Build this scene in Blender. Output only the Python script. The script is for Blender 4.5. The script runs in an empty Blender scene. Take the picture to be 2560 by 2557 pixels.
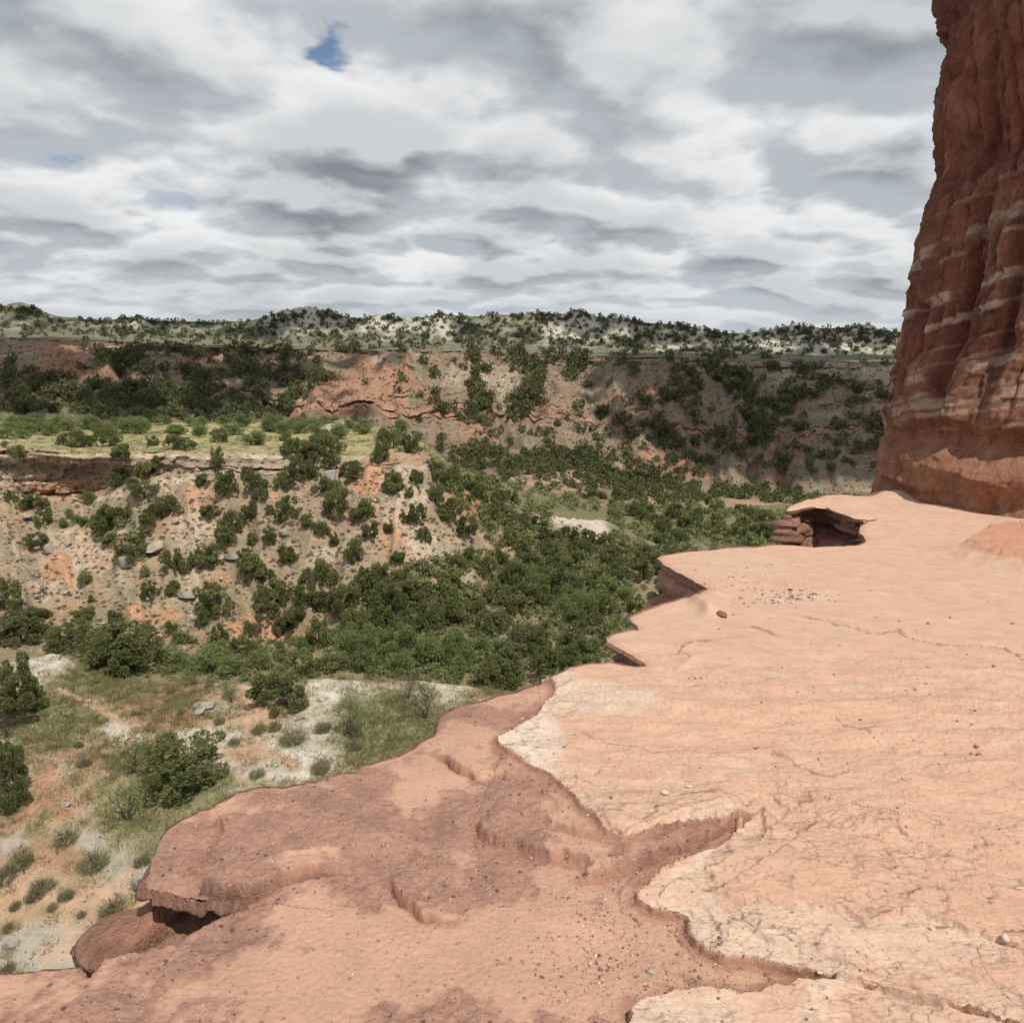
import bpy, bmesh, math, random
import numpy as np
from mathutils import Vector, Matrix
from mathutils.bvhtree import BVHTree
random.seed(7)
rng = np.random.default_rng(11)
SC = bpy.context.scene
COL = SC.collection
R = math.radians

# ------------------------------------------------------------------ camera, sky, sun, exposure
FPX, CX, CY = 1760.0, 1280.0, 1278.5            # focal length and centre in photograph pixels
PITCH = R(13.74)
cam_d = bpy.data.cameras.new('camera')
cam_d.sensor_fit = 'HORIZONTAL'
cam_d.sensor_width = 36.0
cam_d.lens = 36.0 * FPX / 2560.0
cam_d.clip_start = 0.05
cam_d.clip_end = 6000
cam = bpy.data.objects.new('camera', cam_d)
COL.objects.link(cam)
cam.location = (0, 0, 0)
cam.rotation_euler = (R(90) - PITCH, 0, 0)
SC.camera = cam

SUN = Vector((0.26, -0.38, 0.88)).normalized()
sun_d = bpy.data.lights.new('sun', 'SUN')
sun_d.energy = 3.9
sun_d.angle = R(0.5)
sun_d.color = (1.0, 0.955, 0.88)
sun = bpy.data.objects.new('sun', sun_d)
COL.objects.link(sun)
sun.rotation_euler = SUN.to_track_quat('Z', 'Y').to_euler()
sun.location = SUN * 50

SC.view_settings.view_transform = 'Standard'
SC.view_settings.look = 'None'
SC.view_settings.gamma = 1.0
SC.view_settings.use_curve_mapping = False
SC.view_settings.exposure = 0.0

class NT:
    """small node-tree helper"""
    def __init__(self, tree):
        self.t = tree
    def n(self, kind, **kw):
        nd = self.t.nodes.new(kind)
        for k, v in kw.items():
            if k.startswith('i_'):
                key = k[2:]
                key = int(key) if key.isdigit() else key
                nd.inputs[key].default_value = v
            else:
                setattr(nd, k, v)
        return nd
    def l(self, a, b):
        self.t.links.new(a, b)
    def math(self, op, a, b=None, clamp=False):
        nd = self.t.nodes.new('ShaderNodeMath'); nd.operation = op; nd.use_clamp = clamp
        for i, v in enumerate((a, b)):
            if v is None: continue
            if isinstance(v, (int, float)): nd.inputs[i].default_value = v
            else: self.l(v, nd.inputs[i])
        return nd.outputs[0]
    def mapr(self, v, a, b, c=0.0, d=1.0, smooth=True):
        nd = self.t.nodes.new('ShaderNodeMapRange')
        nd.interpolation_type = 'SMOOTHSTEP' if smooth else 'LINEAR'
        self.l(v, nd.inputs[0])
        for i, x in enumerate((a, b, c, d)): nd.inputs[i + 1].default_value = x
        return nd.outputs[0]
    def mix(self, f, a, b, mode='MIX'):
        nd = self.t.nodes.new('ShaderNodeMix'); nd.data_type = 'RGBA'; nd.blend_type = mode
        for s, v in ((nd.inputs[0], f), (nd.inputs[6], a), (nd.inputs[7], b)):
            if isinstance(v, (int, float)): s.default_value = v
            elif isinstance(v, tuple): s.default_value = (*v[:3], 1)
            else: self.l(v, s)
        return nd.outputs[2]
    def noise(self, vec, scale, detail=4, rough=0.55, dist=0.0):
        nd = self.t.nodes.new('ShaderNodeTexNoise')
        nd.inputs['Scale'].default_value = scale
        nd.inputs['Detail'].default_value = detail
        nd.inputs['Roughness'].default_value = rough
        nd.inputs['Distortion'].default_value = dist
        if vec is not None: self.l(vec, nd.inputs['Vector'])
        return nd.outputs['Fac']

def make_world():
    w = bpy.data.worlds.new('World'); SC.world = w; w.use_nodes = True
    w.cycles.sampling_method = 'MANUAL'; w.cycles.sample_map_resolution = 512
    t = w.node_tree; t.nodes.clear(); N = NT(t)
    out = N.n('ShaderNodeOutputWorld'); bg = N.n('ShaderNodeBackground'); bg.inputs['Strength'].default_value = 0.1
    N.l(bg.outputs[0], out.inputs[0])
    sky = N.n('ShaderNodeTexSky'); sky.sky_type = 'NISHITA'; sky.sun_disc = False
    sky.sun_elevation = math.asin(SUN.z); sky.sun_rotation = math.atan2(SUN.x, SUN.y)
    sky.air_density = 1.0; sky.dust_density = 0.6
    tc = N.n('ShaderNodeTexCoord'); sp = N.n('ShaderNodeSeparateXYZ'); N.l(tc.outputs['Generated'], sp.inputs[0])
    zc = N.math('MAXIMUM', sp.outputs[2], 0.0)
    # flat cloud deck seen from below: direction projected on a plane
    zz = N.math('ADD', zc, 0.22)
    u = N.math('DIVIDE', sp.outputs[0], zz); v = N.math('DIVIDE', sp.outputs[1], zz)
    cb = N.n('ShaderNodeCombineXYZ'); N.l(u, cb.inputs[0]); N.l(v, cb.inputs[1]); cb.inputs[2].default_value = 3.426
    def shifted(dx, dy, dz):
        a = N.n('ShaderNodeVectorMath'); a.operation = 'ADD'; N.l(cb.outputs[0], a.inputs[0]); a.inputs[1].default_value = (dx, dy, dz)
        return a.outputs[0]
    def field(dx, dy, dz):
        big = N.noise(shifted(SKY_OFF[0] + dx, SKY_OFF[1] + dy, dz), 1.35, 3, 0.5, 0.0)
        med = N.noise(shifted(4.4 + dx, 1.6 + dy, 1.9 + dz), 3.4, 6, 0.50, 0.0)
        vo = N.n('ShaderNodeTexVoronoi'); vo.feature = 'F1'; vo.inputs['Scale'].default_value = 2.3
        wn = N.n('ShaderNodeTexNoise'); wn.inputs['Scale'].default_value = 3.5; wn.inputs['Detail'].default_value = 3; N.l(shifted(dx, dy, dz), wn.inputs['Vector'])
        mv = N.n('ShaderNodeVectorMath'); mv.operation = 'MULTIPLY_ADD'; N.l(wn.outputs['Color'], mv.inputs[0]); mv.inputs[1].default_value = (.30, .30, .0); N.l(shifted(dx, dy, dz), mv.inputs[2])
        N.l(mv.outputs[0], vo.inputs['Vector'])
        puff = N.math('SUBTRACT', 1.0, vo.outputs['Distance'])
        return N.math('ADD', N.math('ADD', N.math('MULTIPLY', big, 0.36), N.math('MULTIPLY', med, 0.38)), N.math('MULTIPLY', puff, 0.26))
    dens = field(0, 0, 0); dens2 = field(.04, -.13, .03)
    # thick parts are grey from below, thin parts and edges facing the sun are white
    thick = N.mapr(dens, 0.41, 0.60)
    lit = N.mapr(N.math('SUBTRACT', dens, dens2), -0.075, 0.060)
    grey = N.mix(lit, (0.27, 0.30, 0.335), (0.70, 0.725, 0.745))
    white = N.mix(lit, (0.54, 0.585, 0.63), (0.98, 0.985, 0.99))
    cc = N.mix(thick, white, grey)
    haze_w = N.mapr(zc, 0.0, 0.12, 1.0, 0.0)
    cc = N.mix(N.math('MULTIPLY', haze_w, 0.5), cc, (0.66, 0.715, 0.765))
    up = N.n('ShaderNodeVectorMath'); up.operation = 'SCALE'; N.l(cc, up.inputs[0]); up.inputs['Scale'].default_value = 8.8
    gap = N.math('MAXIMUM', N.mapr(dens, 0.330, 0.366), N.mapr(zc, 0.10, 0.26, 1.0, 0.0))
    blue = N.n('ShaderNodeVectorMath'); blue.operation = 'SCALE'; N.l(sky.outputs[0], blue.inputs[0]); blue.inputs['Scale'].default_value = 1.0
    fin = N.mix(gap, blue.outputs[0], up.outputs[0])
    N.l(fin, bg.inputs['Color'])
SKY_OFF = (2.726, 0.371)
make_world()

# ------------------------------------------------------------------ numeric helpers
_g = np.random.default_rng(5)
_perm = np.concatenate([_g.permutation(256)] * 3)
_grad = _g.normal(size=(256, 3)); _grad /= np.linalg.norm(_grad, axis=1)[:, None]
def perlin(p):
    p = np.asarray(p, float)
    i = np.floor(p).astype(int); f = p - i; i &= 255
    w = f * f * f * (f * (f * 6 - 15) + 10)
    res = 0
    for dx in (0, 1):
        wx = w[:, 0] if dx else 1 - w[:, 0]
        for dy in (0, 1):
            wy = w[:, 1] if dy else 1 - w[:, 1]
            for dz in (0, 1):
                wz = w[:, 2] if dz else 1 - w[:, 2]
                h = _perm[_perm[_perm[i[:, 0] + dx] + i[:, 1] + dy] + i[:, 2] + dz]
                g = _grad[h]
                d = g[:, 0] * (f[:, 0] - dx) + g[:, 1] * (f[:, 1] - dy) + g[:, 2] * (f[:, 2] - dz)
                res = res + wx * wy * wz * d
    return res
def fbm(p, oc=4, gain=0.5, lac=2.03):
    p = np.asarray(p, float); a = 1.0; r = np.zeros(len(p))
    for k in range(oc):
        r += a * perlin(p + 17.3 * k); p = p * lac; a *= gain
    return r
def ridged(p, oc=4):
    p = np.asarray(p, float); a = 1.0; r = np.zeros(len(p))
    for k in range(oc):
        r += a * (0.5 - np.abs(perlin(p + 9.1 * k)) * 1.6); p = p * 2.1; a *= 0.5
    return r
def sstep(a, b, x):
    t = np.clip((x - a) / (b - a), 0, 1); return t * t * (3 - 2 * t)
def xyz(x, y, z):
    return np.stack([np.broadcast_to(np.asarray(q, float), np.broadcast(x, y, z).shape) for q in (x, y, z)], -1).reshape(-1, 3)
cp, sp_ = math.cos(PITCH), math.sin(PITCH)
def ray(x, y):
    r = (x - CX) / FPX; u = (CY - y) / FPX
    return np.array([r, cp + u * sp_, -sp_ + u * cp])
def at_depth(x, y, Y):
    d = ray(x, y); return d * (Y / d[1])
def project(P):
    X, Y, Z = P[:, 0], P[:, 1], P[:, 2]
    dep = Y * cp - Z * sp_; upc = Y * sp_ + Z * cp
    dep = np.maximum(dep, 1e-3)
    return CX + FPX * X / dep, CY - FPX * upc / dep, dep
def lin(r, g, b):
    f = lambda c: ((c / 255.) / 12.92 if c / 255. <= .04045 else ((c / 255. + .055) / 1.055) ** 2.4)
    return np.array([f(r), f(g), f(b)])

# ------------------------------------------------------------------ object helpers
def mesh_np(name, V, F, mat, col=None, smooth=False, parent=None, link=True):
    me = bpy.data.meshes.new(name)
    V = np.asarray(V, np.float32); F = np.asarray(F, np.int32)
    n = F.shape[1]
    me.vertices.add(len(V)); me.vertices.foreach_set('co', V.ravel())
    me.loops.add(F.size); me.loops.foreach_set('vertex_index', F.ravel())
    me.polygons.add(len(F)); me.polygons.foreach_set('loop_start', np.arange(0, F.size, n, dtype=np.int32))
    if smooth: me.polygons.foreach_set('use_smooth', np.ones(len(F), bool))
    if col is not None:
        a = me.color_attributes.new('Col', 'FLOAT_COLOR', 'POINT')
        c = np.ones((len(V), 4), np.float32); c[:, :col.shape[1]] = col
        a.data.foreach_set('color', c.ravel())
    me.update(calc_edges=True)
    if mat: me.materials.append(mat)
    if not link: return me
    o = bpy.data.objects.new(name, me); COL.objects.link(o)
    if parent: o.parent = parent
    return o
def tag(o, label=None, cat=None, group=None, kind=None):
    if label: o['label'] = label
    if cat: o['category'] = cat
    if group: o['group'] = group
    if kind: o['kind'] = kind
    return o
def grid_faces(nr, nc, closed=False):
    r = np.arange(nr - 1)[:, None]; c = np.arange(nc if closed else nc - 1)[None, :]
    c2 = (c + 1) % nc
    a = r * nc + c; b = r * nc + c2; d = (r + 1) * nc + c; e = (r + 1) * nc + c2
    return np.stack([a, b, e, d], -1).reshape(-1, 4)

# ------------------------------------------------------------------ materials
def mat_base(name):
    m = bpy.data.materials.new(name); m.use_nodes = True
    t = m.node_tree; t.nodes.clear(); N = NT(t)
    out = N.n('ShaderNodeOutputMaterial'); b = N.n('ShaderNodeBsdfPrincipled')
    b.inputs['Roughness'].default_value = 0.95
    b.inputs['Specular IOR Level'].default_value = 0.12
    N.l(b.outputs[0], out.inputs[0])
    return m, N, b
def mat_rock(name, scale, var=0.35, bump=0.4, dist=0.05, speck=None, flake=0.0, stretch=None):
    m, N, b = mat_base(name)
    at = N.n('ShaderNodeAttribute', attribute_name='Col')
    geo = N.n('ShaderNodeNewGeometry'); pos = geo.outputs['Position']
    if stretch:
        mp = N.n('ShaderNodeMapping'); N.l(pos, mp.inputs[0]); mp.inputs['Scale'].default_value = stretch; pos = mp.outputs[0]
    n1 = N.noise(pos, scale, 8, 0.65); n2 = N.noise(pos, scale * 6.3, 5, 0.7)
    v = N.math('ADD', N.math('MULTIPLY', n1, 0.6), N.math('MULTIPLY', n2, 0.4))
    f = N.mapr(v, 0.30, 0.70, 1 - var, 1 + var, smooth=False)
    sc = N.n('ShaderNodeVectorMath'); sc.operation = 'SCALE'; N.l(at.outputs['Color'], sc.inputs[0]); N.l(f, sc.inputs['Scale'])
    c = sc.outputs[0]
    if speck:
        vo = N.n('ShaderNodeTexVoronoi'); N.l(pos, vo.inputs['Vector']); vo.inputs['Scale'].default_value = speck[0]
        k = N.math('LESS_THAN', vo.outputs['Distance'], speck[1])
        sel = N.n('ShaderNodeSeparateColor'); N.l(vo.outputs['Color'], sel.inputs[0])
        k = N.math('MULTIPLY', k, N.math('GREATER_THAN', sel.outputs[0], 0.55))
        tone = N.mix(sel.outputs[1], speck[2], speck[3])
        c = N.mix(k, c, tone)
    N.l(c, b.inputs['Base Color'])
    h = v
    if flake:
        n3 = N.noise(pos, scale * 1.4, 6, 0.6, 0.6)
        sn = N.math('SNAP', n3, 0.045)
        h = N.math('ADD', N.math('MULTIPLY', v, 1 - flake), N.math('MULTIPLY', sn, flake * 2.2))
    bp = N.n('ShaderNodeBump'); bp.inputs['Strength'].default_value = bump; bp.inputs['Distance'].default_value = dist
    N.l(h, bp.inputs['Height']); N.l(bp.outputs[0], b.inputs['Normal'])
    return m
def mat_leaf(name, c0, c1, trans=0.25):
    m, N, b = mat_base(name)
    at = N.n('ShaderNodeAttribute', attribute_name='Col')
    oi = N.n('ShaderNodeObjectInfo')
    sepc = N.n('ShaderNodeSeparateColor'); N.l(at.outputs['Color'], sepc.inputs[0])
    f = N.math('ADD', N.math('MULTIPLY', sepc.outputs[0], 0.55), N.math('MULTIPLY', oi.outputs['Random'], 0.45))
    c = N.mix(f, c0, c1)
    N.l(c, b.inputs['Base Color']); b.inputs['Roughness'].default_value = 0.75
    tr = N.n('ShaderNodeBsdfTranslucent'); N.l(c, tr.inputs[0])
    ms = N.n('ShaderNodeMixShader'); ms.inputs[0].default_value = trans
    out = [n for n in m.node_tree.nodes if n.type == 'OUTPUT_MATERIAL'][0]
    N.l(b.outputs[0], ms.inputs[1]); N.l(tr.outputs[0], ms.inputs[2]); N.l(ms.outputs[0], out.inputs[0])
    return m
M_GROUND = mat_rock('near_ground', 0.7, 0.38, 0.7, 0.25, speck=(2.6, 0.20, (0.10, 0.085, 0.06), (0.42, 0.36, 0.28)))
M_FAR = mat_rock('far_slope', 0.16, 0.42, 0.9, 1.2, speck=(0.55, 0.24, (0.07, 0.072, 0.045), (0.30, 0.25, 0.19)))
M_CLIFF = mat_rock('tower_rock', 2.2, 0.55, 1.0, 0.16, stretch=(1, 1, 0.6))
M_LEDGE = mat_rock('ledge_rock', 7.0, 0.16, 0.55, 0.02, flake=0.0, stretch=(0.8, 1.0, 1.0))
def mat_ledge():
    m, N, b = mat_base('ledge_rock')
    at = N.n('ShaderNodeAttribute', attribute_name='Col'); mk = N.n('ShaderNodeAttribute', attribute_name='Mask')
    sm = N.n('ShaderNodeSeparateColor'); N.l(mk.outputs['Color'], sm.inputs[0]); flake, crust, dust = sm.outputs[0], sm.outputs[1], sm.outputs[2]
    geo = N.n('ShaderNodeNewGeometry'); pos = geo.outputs['Position']
    n1 = N.noise(pos, 5, 8, 0.6); n2 = N.noise(pos, 42, 6, 0.7); n3 = N.noise(pos, 120, 3, 0.6)
    v = N.math('ADD', N.math('MULTIPLY', n1, .45), N.math('ADD', N.math('MULTIPLY', n2, .35), N.math('MULTIPLY', n3, .20)))
    amp = N.math('ADD', N.math('MULTIPLY', crust, .30), 0.42)
    f = N.math('ADD', N.math('MULTIPLY', N.math('SUBTRACT', v, .5), N.math('MULTIPLY', amp, 2.4)), 1.0)
    sc = N.n('ShaderNodeVectorMath'); sc.operation = 'SCALE'; N.l(at.outputs['Color'], sc.inputs[0]); N.l(f, sc.inputs['Scale']); c = sc.outputs[0]
    # thin sheets breaking away: contour-like edges, darker red-brown along one side
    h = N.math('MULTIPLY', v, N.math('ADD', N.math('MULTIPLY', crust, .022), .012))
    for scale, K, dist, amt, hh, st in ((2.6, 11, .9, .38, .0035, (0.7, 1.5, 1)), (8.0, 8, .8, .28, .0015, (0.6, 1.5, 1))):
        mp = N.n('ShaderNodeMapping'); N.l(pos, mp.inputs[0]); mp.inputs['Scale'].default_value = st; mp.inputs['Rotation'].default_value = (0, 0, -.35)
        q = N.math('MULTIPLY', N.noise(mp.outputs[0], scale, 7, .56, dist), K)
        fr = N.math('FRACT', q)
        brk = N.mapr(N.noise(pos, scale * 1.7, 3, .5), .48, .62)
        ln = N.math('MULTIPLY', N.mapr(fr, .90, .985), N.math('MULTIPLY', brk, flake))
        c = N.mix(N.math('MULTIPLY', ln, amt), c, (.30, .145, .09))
        tone = N.math('MULTIPLY', N.math('SUBTRACT', N.noise(None, 1.0, 0), .5), 0)
        stp = N.math('MULTIPLY', N.math('ADD', N.math('FLOOR', q), N.mapr(fr, .93, 1.0)), hh)
        h = N.math('ADD', h, N.math('MULTIPLY', stp, flake))
    # grains and grit, and pits drawn as flat dark spots
    for scale, rad, thr, col in ((21, .17, .60, (.145, .072, .052)), (34, .16, .62, (.16, .075, .05)), (75, .22, .55, (.20, .10, .07)), (52, .13, .80, (.62, .50, .40))):
        vo = N.n('ShaderNodeTexVoronoi'); N.l(pos, vo.inputs['Vector']); vo.inputs['Scale'].default_value = scale
        sel = N.n('ShaderNodeSeparateColor'); N.l(vo.outputs['Color'], sel.inputs[0])
        k = N.math('MULTIPLY', N.math('LESS_THAN', vo.outputs['Distance'], rad), N.math('GREATER_THAN', sel.outputs[0], thr))
        k = N.math('MULTIPLY', k, N.math('ADD', N.math('MULTIPLY', crust, .85), N.math('ADD', N.math('MULTIPLY', dust, .35), .12)))
        c = N.mix(k, c, col)
    N.l(c, b.inputs['Base Color'])
    bp = N.n('ShaderNodeBump'); bp.inputs['Strength'].default_value = .85; bp.inputs['Distance'].default_value = 1.0
    N.l(h, bp.inputs['Height']); N.l(bp.outputs[0], b.inputs['Normal'])
    return m
M_LEDGE = mat_ledge()
M_STONE = mat_rock('loose_stone', 3.0, 0.3, 0.6, 0.05)
M_JUN = mat_leaf('juniper_leaf', (0.100, 0.116, 0.048), (0.262, 0.276, 0.112), 0.35)
M_TUFT = mat_leaf('dry_tuft', (0.17, 0.160, 0.085), (0.34, 0.31, 0.18), 0.3)
M_UND = mat_leaf('brush_leaf', (0.125, 0.145, 0.062), (0.275, 0.285, 0.130), 0.35)
M_JUN_FAR_SHADED = mat_leaf('juniper_leaf_shaded', (0.055, 0.064, 0.030), (0.150, 0.160, 0.070), 0.2)  # same juniper leaf darkened for far trees, their shade put into the colour
M_MESQ = mat_leaf('mesquite_leaf', (0.130, 0.165, 0.062), (0.270, 0.310, 0.125), 0.4)
M_GRASS = mat_leaf('grass_blade', (0.14, 0.14, 0.06), (0.30, 0.27, 0.13), 0.3)
M_SCRUB = mat_leaf('scrub_leaf', (0.125, 0.128, 0.068), (0.275, 0.260, 0.150), 0.3)
def mat_bark():
    m, N, b = mat_base('bark')
    n = N.noise(None, 6, 5); N.l(N.mix(n, (0.045, 0.035, 0.028), (0.15, 0.125, 0.10)), b.inputs['Base Color']); return m
M_BARK = mat_bark()

# ------------------------------------------------------------------ canyon terrain: feature lines swept between
def p(x, y, Y): return at_depth(x, y, Y)
def h(s, Y, z): return np.array([s * Y, Y, z])
L = []
def line(*pts): L.append(np.array(pts))
line(h(-1.3, 9, -28), h(1.3, 9, -28))                                              # 0 under the ledge
line(h(-1.3, 22, -26.9), h(0, 22, -27.2), h(.3, 22, -32), h(1.3, 22, -36))         # 1 foot of the ledge
line(h(-1.3, 38, -25.5), h(-.4, 38, -26.2), h(0, 38, -27), h(.25, 38, -32), h(1.3, 38, -37))   # 2
line(p(-500, 1650, 50), p(0, 1655, 50), p(70, 1640, 51), p(145, 1632, 52), p(230, 1685, 51), p(400, 1705, 50), p(620, 1702, 50), p(800, 1690, 50),
     p(1000, 1695, 50), p(1200, 1715, 50), h(.12, 52, -30), h(.35, 56, -35), h(1.3, 60, -38))   # 3 crest of the near bench
line(h(-1.3, 66, -35), h(-.3, 66, -36.5), h(0, 68, -36.5), h(.3, 75, -37), h(1.3, 90, -40))     # 4 draw behind it
line(p(-500, 1600, 85), p(0, 1600, 85), p(300, 1600, 85), p(700, 1600, 85), p(1000, 1590, 85), p(1300, 1500, 97), p(1600, 1420, 118), p(2000, 1380, 140), p(2700, 1370, 150))  # 5
line(p(-500, 1240, 112), p(0, 1235, 112), p(120, 1256, 114), p(240, 1250, 115), p(330, 1205, 112), p(520, 1190, 112), p(700, 1180, 112), p(900, 1170, 112),
     p(1050, 1150, 114), p(1150, 1205, 122), p(1300, 1270, 133), p(1450, 1300, 148), p(1600, 1310, 163), p(2000, 1300, 190), p(2700, 1300, 200))  # 6 cliff foot
line(p(-500, 1110, 116), p(0, 1112, 116), p(120, 1125, 116), p(240, 1135, 116), p(330, 1130, 116), p(520, 1130, 116), p(700, 1130, 116), p(900, 1135, 116),
     p(1050, 1130, 118), p(1150, 1190, 126), p(1300, 1260, 136), p(1450, 1292, 151), p(1600, 1302, 166), p(2000, 1290, 195), p(2700, 1290, 205))  # 7 mesa rim
line(p(-500, 1050, 175), p(0, 1055, 175), p(300, 1058, 175), p(600, 1055, 175), p(900, 1055, 172), p(1000, 1085, 160), p(1080, 1120, 150), p(1150, 1180, 150),
     p(1300, 1248, 160), p(1450, 1280, 175), p(1600, 1275, 190), p(2000, 1260, 225), p(2700, 1260, 230))  # 8 back of the mesa
line(h(-1.2, 215, -46), h(-.2, 215, -46), p(1300, 1215, 215), p(1450, 1235, 222), p(1600, 1245, 235), p(2000, 1248, 265), p(2700, 1250, 270))  # 9 canyon floor
line(p(-500, 1060, 285), p(0, 1060, 285), p(300, 1065, 285), p(600, 1070, 290), p(760, 1085, 290), p(900, 1130, 300), p(1100, 1185, 312), p(1200, 1175, 305),
     p(1330, 1160, 300), p(1500, 1195, 312), p(1700, 1225, 316), p(1900, 1235, 318), p(2200, 1240, 315), p(2700, 1240, 315))  # 10 foot of far wall
_l11 = [(-500, 1010, 340), (0, 1000, 340), (200, 1005, 338), (350, 985, 340), (500, 1000, 345), (660, 1020, 345), (760, 1030, 338), (860, 1040, 336), (1000, 1055, 340),
        (1130, 1065, 352), (1280, 1060, 385), (1350, 1065, 365), (1480, 1070, 360), (1600, 1085, 358), (1750, 1095, 368), (1900, 1105, 366), (2050, 1100, 360), (2200, 1095, 358), (2700, 1090, 360)]
line(*[p(*q) for q in _l11])                                                       # 11
line(*[p(x, y - 20, Y + 3) for x, y, Y in _l11])                                   # 12 lower ledge of the far wall
_l13 = [(-500, 870, 420), (0, 868, 418), (150, 864, 402), (250, 872, 410), (400, 880, 432), (520, 885, 438), (700, 890, 442), (850, 890, 448), (930, 892, 400), (980, 890, 378),
        (1050, 887, 390), (1200, 894, 428), (1290, 898, 455), (1400, 915, 428), (1480, 925, 432), (1560, 907, 408), (1700, 915, 414), (1800, 925, 440), (1880, 930, 450), (1960, 920, 432),
        (2100, 922, 420), (2250, 922, 420), (2700, 922, 420)]
line(*[p(*q) for q in _l13])                                                       # 13
_top = lambda x: np.interp(x, [-500, 0, 150, 250, 400, 700, 930, 980, 1200, 1290, 1400, 1560, 1700, 1800, 1900, 2100, 2250, 2700],
                           [848, 848, 846, 855, 862, 872, 876, 874, 879, 881, 888, 890, 893, 897, 902, 906, 906, 906])
line(*[p(x, float(_top(x)), Y + 3) for x, y, Y in _l13])                           # 14 upper bench edge
line(p(-500, 826, 520), p(0, 828, 520), p(200, 836, 520), p(400, 845, 520), p(600, 850, 520), p(800, 850, 520), p(1000, 856, 520), p(1200, 859, 520), p(1400, 867, 520),
     p(1600, 876, 520), p(1800, 880, 520), p(2000, 887, 520), p(2250, 887, 520), p(2700, 887, 520))  # 15 foot of the rim
_sky = [(-500, 772), (0, 770), (60, 774), (130, 790), (250, 803), (400, 803), (560, 806), (640, 801), (720, 797), (770, 790), (800, 788), (850, 797), (900, 806), (940, 797),
        (1000, 801), (1150, 795), (1280, 793), (1400, 796), (1500, 799), (1600, 808), (1700, 821), (1850, 836), (1950, 828), (2100, 824), (2240, 833), (2700, 835)]
line(*[p(x, y, 575) for x, y in _sky])                                             # 16 skyline
line(*[p(x, y, 575) * 1.55 + np.array([0, 0, -9]) for x, y in _sky])               # 17 plateau behind
S = np.concatenate([np.linspace(-1.25, -.93, 16)[:-1], np.linspace(-.93, .72, 570), np.linspace(.72, 1.2, 26)[1:]])
NS = len(S)
LS = []
for a in L:
    s = a[:, 0] / a[:, 1]; o = np.argsort(s); s = s[o]
    Yi = np.interp(S, s, a[o, 1]); Zi = np.interp(S, s, a[o, 2])
    k = np.exp(-0.5 * (np.arange(-8, 9) / 3.2) ** 2); k /= k.sum()
    f = lambda q: np.convolve(np.pad(q, 8, mode='edge'), k, mode='valid')
    LS.append((f(Yi), f(Zi)))
ROWS = [8, 46, 86, 16, 20, 176, 46, 44, 10, 40, 46, 10, 104, 22, 22, 64, 8]
ROWS = [max(4, r) for r in ROWS]
ROWS[9] = 44
ROWS_ALL = [8, 46, 86, 16, 20, 176, 46, 44, 10, 44, 90, 16, 110, 26, 22, 64, 8]
seg, TT = [], []
VX, VY, VZ = [], [], []
for kx, n in enumerate(ROWS_ALL):
    (Y0, Z0), (Y1, Z1) = LS[kx], LS[kx + 1]
    last = kx == len(ROWS_ALL) - 1
    for q in range(n + (1 if last else 0)):
        t = q / n
        VY.append(Y0 + (Y1 - Y0) * t); VZ.append(Z0 + (Z1 - Z0) * t); VX.append(S * VY[-1]); seg.append(kx); TT.append(t)
seg = np.array(seg); TT = np.array(TT)
NR = len(seg)
GX, GY, GZ = (np.array(q).ravel() for q in (VX, VY, VZ))
SEG = np.repeat(seg, NS); TV = np.repeat(TT, NS); SV = np.tile(S, NR)
P0 = xyz(GX, GY, GZ)
PX, PY, _ = project(P0)
def win(lo, hi, edge=0.15):                                   # 1 inside segments lo..hi, fading at both ends
    u = SEG + TV
    return sstep(lo - edge, lo + edge, u) * (1 - sstep(hi + 1 - edge, hi + 1 + edge, u))
U = SEG + TV
dz = np.zeros(len(GX)); dy = np.zeros(len(GX))
m = U < 9
def hsh(a, b, k=0.):
    v = np.sin(a * 127.1 + b * 311.7 + k * 74.7) * 43758.5453; return v - np.floor(v)
def blocks(st, gx, th, wd):
    """beds of uneven thickness, each broken into blocks that stand proud or sit back: 0..1"""
    lay = np.floor(st / th + .6 * np.sin(st / th * 1.7)); w = wd * (.5 + 1.4 * hsh(lay, 3.))
    bx = np.floor(gx / w + 7 * hsh(lay, 9.)); fr = gx / w + 7 * hsh(lay, 9.) - bx
    joint = sstep(0, .07, fr) * sstep(0, .07, 1 - fr)
    return .55 * hsh(lay, 1.) + .45 * hsh(lay, bx, 2.) - .30 * (1 - joint), lay
# near bench: hummocks and small washes
w = win(1, 3); q = xyz(GX, GY, 0)
i = U < 5.2
dz[i] += w[i] * (0.55 * fbm(q[i] / 6.0, 5) - 0.35 * np.maximum(0, ridged(q[i] / 9.0 + 3.3, 3)) + 0.07 * fbm(q[i] / .7, 3))
# mesa flank: gullies running downhill, rubble
i = (U > 4.5) & (U < 8.2)
w = win(5, 5); gx = GX[i] / GY[i] * 110
qq = xyz(gx / 7.0, GY[i] / 40, 1.0)
qq[:, 0] += 0.5 * fbm(q[i] / 12, 2)
dz[i] += w[i] * (2.3 * ridged(qq, 3) - .8 + 0.35 * fbm(q[i] / 2.2, 4) + 0.12 * fbm(q[i] / .55, 2))
w6 = win(6, 6, .08)
st = GZ[i] + 0.3 * fbm(xyz(GX[i], GY[i], GZ[i]) / 5, 3)
bl, lay6 = blocks(st, GX[i] + .5 * fbm(q[i] / 1.5, 3), .62, 2.6)
capr = sstep(-1.3, -.6, GZ[i] - (np.repeat(LS[7][1][None], NR, 0).ravel()[i]))
alc = np.exp(-(((PX[i] - 230) / 200) ** 2)) * (1 - sstep(-3.4, -1.4, GZ[i] - np.repeat(LS[7][1][None], NR, 0).ravel()[i] - .3 * fbm(q[i] / 3, 2)))
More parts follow.
